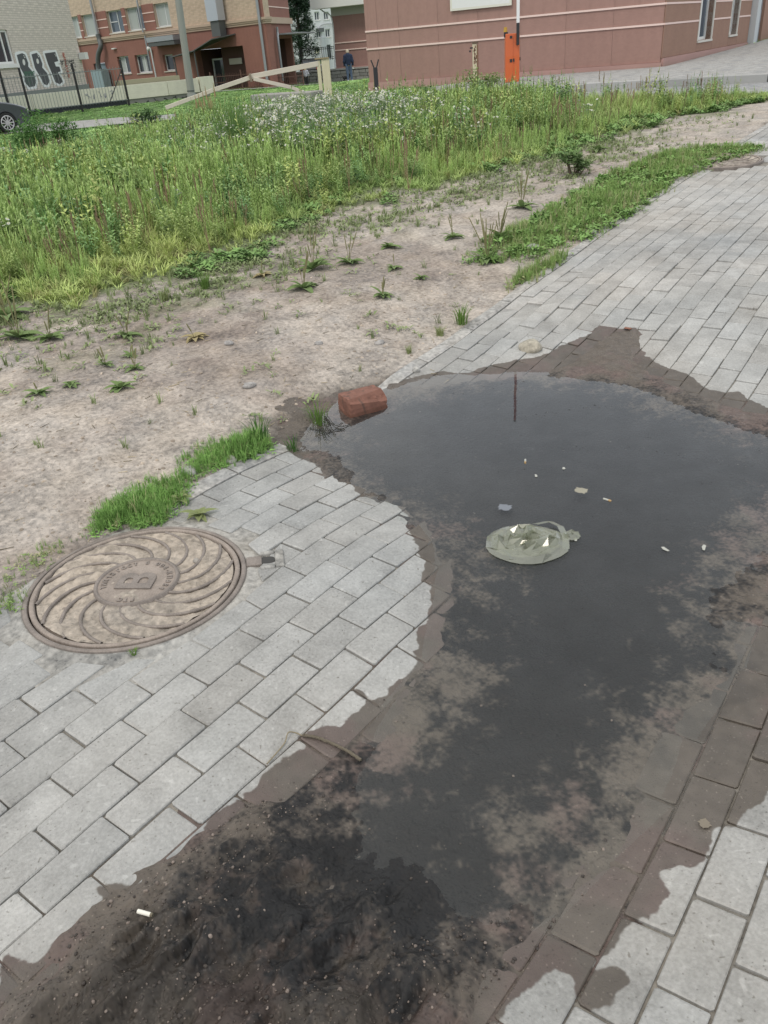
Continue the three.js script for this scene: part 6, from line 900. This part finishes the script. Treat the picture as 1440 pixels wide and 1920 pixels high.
{ // ---- far apartment house
  const S = new Site('apartment_block', 'pale grey apartment block in the distance beyond the railing', 'building', [-2.5, -0.8, -111]); S.wall([-9, -108.5], [0.9, -112.2]); const W = [[6.36, 6.98, 4.5, 5.37], [7.5, 8.12, 4.5, 5.3], [6.36, 6.98, 2.73, 3.59], [7.5, 8.12, 2.71, 3.57], [5.0, 5.6, 4.5, 5.37], [5.0, 5.6, 2.73, 3.59], [5.9, 6.5, 1.2, 1.76]];
  S.slab('wall', 0, S.L, -0.9, 16, -0.5, 0, M.farWall, [...W, [7.5, 8.0, 0.55, 1.95]]); W.forEach((h, i) => S.window(h, { frame: i === 6 ? std(0.6, 0.6, 0.4, 0.7) : M.whiteP, w: 0.08 })); S.box('door_leaf', 7.5, 8.0, 0.55, 1.95, -0.2, -0.12, M.zincDark); S.add('gas_pipe', tube([[5.4, 1.9, 0.1], [6.9, 3.9, 0.1], [7.1, 4.0, 0.1], [8.3, 4.05, 0.1], [8.6, 3.8, 0.1], [8.7, 0.6, 0.1]], 0.035, 40, 6), M.zinc); S.box('entrance_hood', 6.5, 7.1, 3.3, 3.7, 0.02, 0.8, M.zincDark); S.box('entrance_bay', 6.75, 7.2, -0.5, 2.7, 0.02, 0.6, std(0.42, 0.45, 0.47, 0.8));
}
{ // ---- dark tree between the houses
  const o = thing('tree', 'dark green tree rising between the brick house and the apartment block', 'tree', [-3.75, -0.5, -80]), r = rng(91), L = new Leaves(), T = [rod([0, -0.2, 0], [0.1, 4, 0], 0.2, 0.13, 8), rod([0.1, 4, 0], [0, 10.5, 0], 0.13, 0.03, 8)]; const lobes = []; for (let i = 0; i < 80; i++) { const h = 0.9 + 9.6 * r(), R = lerp(1.9, 0.6, h / 11), a = r() * 6.28, d = R * Math.sqrt(r()); lobes.push([d * Math.cos(a), h, d * Math.sin(a), 0.36 + 0.5 * r()]); T.push(rod([0, Math.max(0.5, h - 0.8), 0], [d * Math.cos(a), h, d * Math.sin(a)], 0.035, 0.012, 5)); }
  for (let i = 0; i < 26000; i++) { const l = lobes[Math.floor(r() * lobes.length)], a = r() * 6.28, b = Math.acos(2 * r() - 1), q = l[3] * Math.cbrt(0.2 + 0.8 * r()); L.leaf(l[0] + q * Math.sin(b) * Math.cos(a), l[1] + q * Math.cos(b), l[2] + q * Math.sin(b) * Math.sin(a), r() * 6.28, 0.16 + 0.12 * r(), 0.11, 0.8 * r() - 0.4, 0.6, 2); } mesh('crown', L.geo(), leafy(0.06, 0.11, 0.065, 0.2), o); mesh('trunk', merge(T), std(0.1, 0.08, 0.06, 0.95), o);
}
{ // ---- terrace wall of stone blocks, railing and iron fence
  const S = new Site('stone_wall', 'low grey stone block wall behind the man and the child', 'wall', [-1.5, -0.3, -58]); S.wall([-4.8, -58.6], [3.6, -55.9]); const tones = [0.62, 0.5, 0.72, 0.56].map(v => std(v, v * 0.98, v * 0.93, 0.95, { map: plaster })), r = rng(44); S.box('core', 0, S.L, -0.6, 0.28, -0.9, -0.05, std(0.2, 0.195, 0.18, 0.95));
  for (let j = 0; j < 4; j++) { let u = 0; while (u < S.L - 0.25) { const w = 0.32 + 0.26 * r(); S.add('stone_block', rbox(Math.min(w, S.L - u) - 0.02, 0.175, 0.12, u + Math.min(w, S.L - u) / 2, -0.42 + j * 0.19, -0.02 + 0.02 * r(), 0.02), tones[Math.floor(r() * 4)]); u += w; } } S.box('coping', -0.05, S.L, 0.285, 0.37, -0.9, 0.08, tones[2]);
  const R = new Site('railing', 'black iron railing on the terrace in front of the pale apartment block', 'railing', [-1.3, 0.3, -59.9]); R.wall([-2.75, -59.946], [-0.1, -60]); for (const y of [0.92, 1.02, 1.5, 1.6]) R.box('rail', 0, R.L, y - 0.015, y + 0.015, -0.015, 0.015, M.black); for (let i = 0; i <= 20; i++) R.add('baluster', rod([R.L * i / 20, 0.85, 0], [R.L * i / 20, 1.62, 0], 0.014, 0.014, 5), M.black); R.box('post', R.L - 0.02, R.L + 0.07, 0.0, 1.68, -0.05, 0.05, M.black); R.box('post', -0.06, 0.02, 0.3, 1.66, -0.04, 0.04, M.black); for (const y of [1.45, 0.95, 0.4]) R.add('hinge', new THREE.SphereGeometry(0.06, 10, 8).translate(R.L + 0.14, y, 0), M.black); R.box('kerb', -0.2, R.L + 0.1, 0.25, 0.32, -0.4, 0.1, M.stoneG);
  const F = new Site('iron_fence', 'rusty wrought-iron fence along the brick house', 'fence', [-5, -0.1, -51]); F.wall([-7.6, -51.6], [-2.4, -51.2]); const rust = std(0.13, 0.075, 0.06, 0.9); for (let i = 0; i <= 52; i++) F.add('bar', rod([F.L * i / 52, -0.15, 0], [F.L * i / 52, 0.72 + 0.05 * (i % 2), 0], 0.012, 0.008, 5), rust); for (const y of [-0.05, 0.3, 0.6]) F.box('rail', 0, F.L, y - 0.015, y + 0.015, -0.025, 0.025, rust); for (let i = 0; i <= 3; i++) F.box('post', F.L * i / 3 - 0.03, F.L * i / 3 + 0.03, -0.3, 0.85, -0.04, 0.04, rust); F.box('footing', -0.2, F.L + 0.2, -0.4, -0.16, -0.12, 0.12, M.stoneG);
  structure('footpath', drape([[-9, -49], [-5, -50.2], [-2.2, -51.6], [0.2, -53.8], [3.4, -53.4]], [[-9, -48.2], [-5, -49.4], [-2, -50.6], [0.5, -52.2], [3.4, -51.8]], 16, 3, 0.05), paleAsphalt);
}
// ---------------------------------------------------------------- people
function blob(fn, c, half, cell) { // skin a distance field: negative inside
  const N = Math.ceil(2 * half / cell), mc = new MarchingCubes(N, M.black, false, false, 90000); mc.isolation = 0; const h = N / 2;
  for (let k = 0; k < N; k++) for (let j = 0; j < N; j++) for (let i = 0; i < N; i++) mc.field[i + j * N + k * N * N] = -fn(c[0] + (i - h) / h * half, c[1] + (j - h) / h * half, c[2] + (k - h) / h * half);
  mc.update(); const n = mc.count, p = new Float32Array(n * 3), q = new Float32Array(n * 3); for (let i = 0; i < n * 3; i++) { p[i] = mc.positionArray[i] * half + c[i % 3]; q[i] = mc.normalArray[i]; }
  let g = new THREE.BufferGeometry(); g.setAttribute('position', new THREE.BufferAttribute(p, 3)); g = mergeVertices(g, 1e-4); g.computeVertexNormals(); return g;
}
function cap(x, y, z, a, b, ra, rb) { const bx = b[0] - a[0], by = b[1] - a[1], bz = b[2] - a[2], px = x - a[0], py = y - a[1], pz = z - a[2], t = clamp((px * bx + py * by + pz * bz) / (bx * bx + by * by + bz * bz + 1e-9), 0, 1); return Math.hypot(px - bx * t, py - by * t, pz - bz * t) - lerp(ra, rb, t); }
const smin = (a, b, k) => { const h = clamp(0.5 + 0.5 * (b - a) / k, 0, 1); return lerp(b, a, h) - k * h * (1 - h); };
function figure(bones, grow, k) { return (x, y, z) => { let d = 9; for (const [a, b, ra, rb] of bones) d = smin(d, cap(x, y, z, a, b, ra + grow, rb + grow), k); return d; }; }
{ // man seen from behind: arms at his sides, one foot ahead
  const o = thing('person', 'man in navy jacket, blue jeans and white shoes walking away along the red wing', 'person', [0.212, -0.33, -55], 0.12);
  const torso = [[[0, 0.95, 0], [0, 1.2, 0.01], 0.14, 0.145], [[0, 1.2, 0.01], [0, 1.38, 0.03], 0.145, 0.13], [[-0.15, 1.36, 0.02], [0.15, 1.36, 0.02], 0.075, 0.075]], arms = [[[-0.2, 1.36, 0.02], [-0.25, 1.08, 0.03], 0.058, 0.045], [[-0.25, 1.08, 0.03], [-0.24, 0.84, -0.05], 0.045, 0.034], [[0.2, 1.36, 0.02], [0.26, 1.08, 0.03], 0.058, 0.045], [[0.26, 1.08, 0.03], [0.27, 0.85, -0.06], 0.045, 0.034]];
  const legs = [[[-0.09, 0.92, 0], [-0.09, 0.5, -0.02], 0.095, 0.062], [[-0.09, 0.5, -0.02], [-0.1, 0.09, 0.02], 0.062, 0.042], [[0.09, 0.92, 0], [0.12, 0.5, -0.06], 0.095, 0.062], [[0.12, 0.5, -0.06], [0.15, 0.09, -0.04], 0.062, 0.042]], head = [[[0, 1.42, 0.03], [0, 1.52, 0.0], 0.052, 0.055], [[0, 1.56, 0.0], [0, 1.62, -0.015], 0.085, 0.082], [[0, 1.54, -0.07], [0, 1.57, -0.09], 0.03, 0.018], [[-0.083, 1.565, 0], [-0.088, 1.59, 0], 0.014, 0.014], [[0.083, 1.565, 0], [0.088, 1.59, 0], 0.014, 0.014]];
  const fingers = []; for (const s of [-1, 1]) { const w = s < 0 ? [-0.24, 0.83, -0.05] : [0.27, 0.84, -0.06]; fingers.push([w, [w[0], w[1] - 0.07, w[2] - 0.01], 0.03, 0.028]); for (let i = 0; i < 4; i++) fingers.push([[w[0], w[1] - 0.08, w[2] - 0.035 + i * 0.018], [w[0] - s * 0.015, w[1] - 0.145 + 0.008 * Math.abs(i - 1.5), w[2] - 0.04 + i * 0.018], 0.009, 0.008]); fingers.push([[w[0] - s * 0.01, w[1] - 0.03, w[2] - 0.03], [w[0] - s * 0.02, w[1] - 0.075, w[2] - 0.055], 0.011, 0.009]); }
  const feet = [[[-0.1, 0.05, 0.05], [-0.11, 0.035, -0.13], 0.045, 0.035], [[0.15, 0.05, -0.01], [0.18, 0.035, -0.18], 0.045, 0.035]];
  const body = figure([...torso, ...arms, ...legs, ...head, ...fingers, ...feet], -0.004, 0.02); mesh('body', blob(body, [0, 0.85, 0], 0.95, 0.026), std(0.5, 0.33, 0.25, 0.7), o);
  const jk = figure([...torso, ...arms], 0.022, 0.05); mesh('jacket', blob((x, y, z) => Math.max(jk(x, y, z), 0.84 - y + (Math.abs(x) < 0.2 ? 0.04 : 0)), [0, 1.1, 0], 0.5, 0.02), std(0.022, 0.035, 0.075, 0.9), o);
  const jn = figure(legs, 0.016, 0.04); mesh('jeans', blob((x, y, z) => Math.max(jn(x, y, z), y - 0.96, 0.07 - y), [0, 0.52, 0], 0.55, 0.022), std(0.1, 0.14, 0.22, 0.9), o);
  const sh = figure(feet, 0.014, 0.02); mesh('shoes', blob((x, y, z) => Math.max(sh(x, y, z), y - 0.1, 0.002 - y), [0.03, 0.05, -0.05], 0.26, 0.012), std(0.75, 0.75, 0.74, 0.7), o);
  mesh('hair', blob((x, y, z) => Math.max(cap(x, y, z, [0, 1.57, 0.012], [0, 1.625, 0.0], 0.096, 0.092), -(z + 0.045 + (y - 1.63) * 0.8)), [0, 1.6, 0], 0.14, 0.009), std(0.55, 0.47, 0.36, 0.95), o);
  single('paper_bag', rbox(0.07, 0.1, 0.03, 0, 0, 0, 0.012), M.whiteP, 'small white packet in the right hand of the man', 'packet', [0.47, 0.37, -55.08], 0.2);
}
{ // small child facing away
  const o = thing('person', 'small fair-haired child in a pale plaid shirt and black trousers on the footpath', 'person', [-2.3, -0.29, -52.9], -0.2), k = 0.58, Sx = L => L.map(([a, b, ra, rb]) => [a.map(v => v * k), b.map(v => v * k), ra * k * 1.12, rb * k * 1.12]);
  const torso = Sx([[[0, 0.9, 0], [0, 1.28, 0.01], 0.15, 0.14], [[-0.13, 1.3, 0.02], [0.13, 1.3, 0.02], 0.075, 0.075]]), arms = Sx([[[-0.19, 1.3, 0.02], [-0.27, 1.05, 0], 0.06, 0.05], [[-0.27, 1.05, 0], [-0.25, 0.84, -0.08], 0.05, 0.04], [[0.19, 1.3, 0.02], [0.27, 1.05, 0], 0.06, 0.05], [[0.27, 1.05, 0], [0.25, 0.84, -0.08], 0.05, 0.04]]), legs = Sx([[[-0.09, 0.86, 0], [-0.09, 0.09, 0], 0.1, 0.055], [[0.09, 0.86, 0], [0.1, 0.09, -0.05], 0.1, 0.055]]), head = Sx([[[0, 1.36, 0.02], [0, 1.46, 0], 0.06, 0.06], [[0, 1.52, 0], [0, 1.6, -0.01], 0.11, 0.11], [[0, 1.5, -0.1], [0, 1.52, -0.11], 0.03, 0.02]]), feet = Sx([[[-0.09, 0.05, 0.04], [-0.09, 0.04, -0.12], 0.05, 0.04], [[0.1, 0.05, -0.01], [0.1, 0.04, -0.17], 0.05, 0.04]]), hands = []; for (const s of [-1, 1]) { const w = [s * 0.145, 0.487, -0.046]; hands.push([w, [w[0], w[1] - 0.035, w[2] - 0.01], 0.02, 0.018]); for (let i = 0; i < 4; i++) hands.push([[w[0], w[1] - 0.04, w[2] - 0.022 + i * 0.012], [w[0], w[1] - 0.075, w[2] - 0.025 + i * 0.012], 0.006, 0.005]); hands.push([[w[0], w[1] - 0.01, w[2] - 0.02], [w[0] - s * 0.01, w[1] - 0.04, w[2] - 0.035], 0.007, 0.006]); }
  mesh('body', blob(figure([...torso, ...arms, ...legs, ...head, ...feet, ...hands], -0.004, 0.014), [0, 0.5, 0], 0.56, 0.016), std(0.55, 0.38, 0.3, 0.7), o);
  const plaid = dataTex(64, 64, (i, j, c) => { const a = (i % 32) < 9 ? 1 : 0, b = (j % 32) < 9 ? 1 : 0, v = 0.55 - 0.2 * (a + b); c[0] = v; c[1] = v * 1.02; c[2] = v * 1.12; }, true, 7);
  const sf = figure([...torso, ...arms], 0.014, 0.03), sg = blob((x, y, z) => Math.max(sf(x, y, z), 0.49 - y), [0, 0.66, 0], 0.28, 0.009), p = sg.attributes.position, uv = new Float32Array(p.count * 2); for (let i = 0; i < p.count; i++) { uv[2 * i] = p.getX(i); uv[2 * i + 1] = p.getY(i); } sg.setAttribute('uv', new THREE.BufferAttribute(uv, 2)); mesh('shirt', sg, std(1, 1, 1, 0.9, { map: plaid }), o);
  const tf = figure([...legs, ...feet], 0.012, 0.025); mesh('trousers', blob((x, y, z) => Math.max(tf(x, y, z), y - 0.54, 0.003 - y), [0, 0.27, 0], 0.3, 0.01), M.black, o);
  mesh('hair', blob((x, y, z) => Math.max(cap(x, y, z, [0, 0.84, 0.012], [0, 0.935, 0.0], 0.078, 0.08), -(z + 0.03 + (y - 0.95) * 0.8)), [0, 0.9, 0], 0.12, 0.008), std(0.6, 0.5, 0.33, 0.95), o);
}
{ // small black dog by the man's feet
  const o = thing('dog', 'small black dog standing behind the feet of the man', 'dog', [0.02, -0.33, -55.35], 0.25), B = [[[-0.16, 0.24, 0], [0.05, 0.24, 0], 0.075, 0.085], [[0.05, 0.24, 0], [0.15, 0.25, 0], 0.09, 0.075], [[0.15, 0.26, 0], [0.22, 0.34, 0], 0.05, 0.042], [[0.22, 0.36, 0], [0.25, 0.355, 0], 0.055, 0.045], [[0.26, 0.345, 0], [0.33, 0.335, 0], 0.032, 0.022], [[-0.2, 0.27, 0], [-0.28, 0.36, 0], 0.02, 0.01], [[0.21, 0.39, 0.03], [0.2, 0.44, 0.04], 0.018, 0.008], [[0.21, 0.39, -0.03], [0.2, 0.44, -0.04], 0.018, 0.008]];
  for (const s of [-1, 1]) B.push([[0.13, 0.22, s * 0.05], [0.12, 0.12, s * 0.055], 0.036, 0.024], [[0.12, 0.12, s * 0.055], [0.13, 0.015, s * 0.055], 0.022, 0.018], [[-0.15, 0.22, s * 0.05], [-0.11, 0.13, s * 0.055], 0.045, 0.028], [[-0.11, 0.13, s * 0.055], [-0.18, 0.085, s * 0.055], 0.025, 0.019], [[-0.18, 0.085, s * 0.055], [-0.17, 0.015, s * 0.055], 0.019, 0.018]);
  mesh('body', blob(figure(B, 0, 0.02), [0.02, 0.22, 0], 0.36, 0.0085), M.black, o);
}
renderer.render(scene, camera);
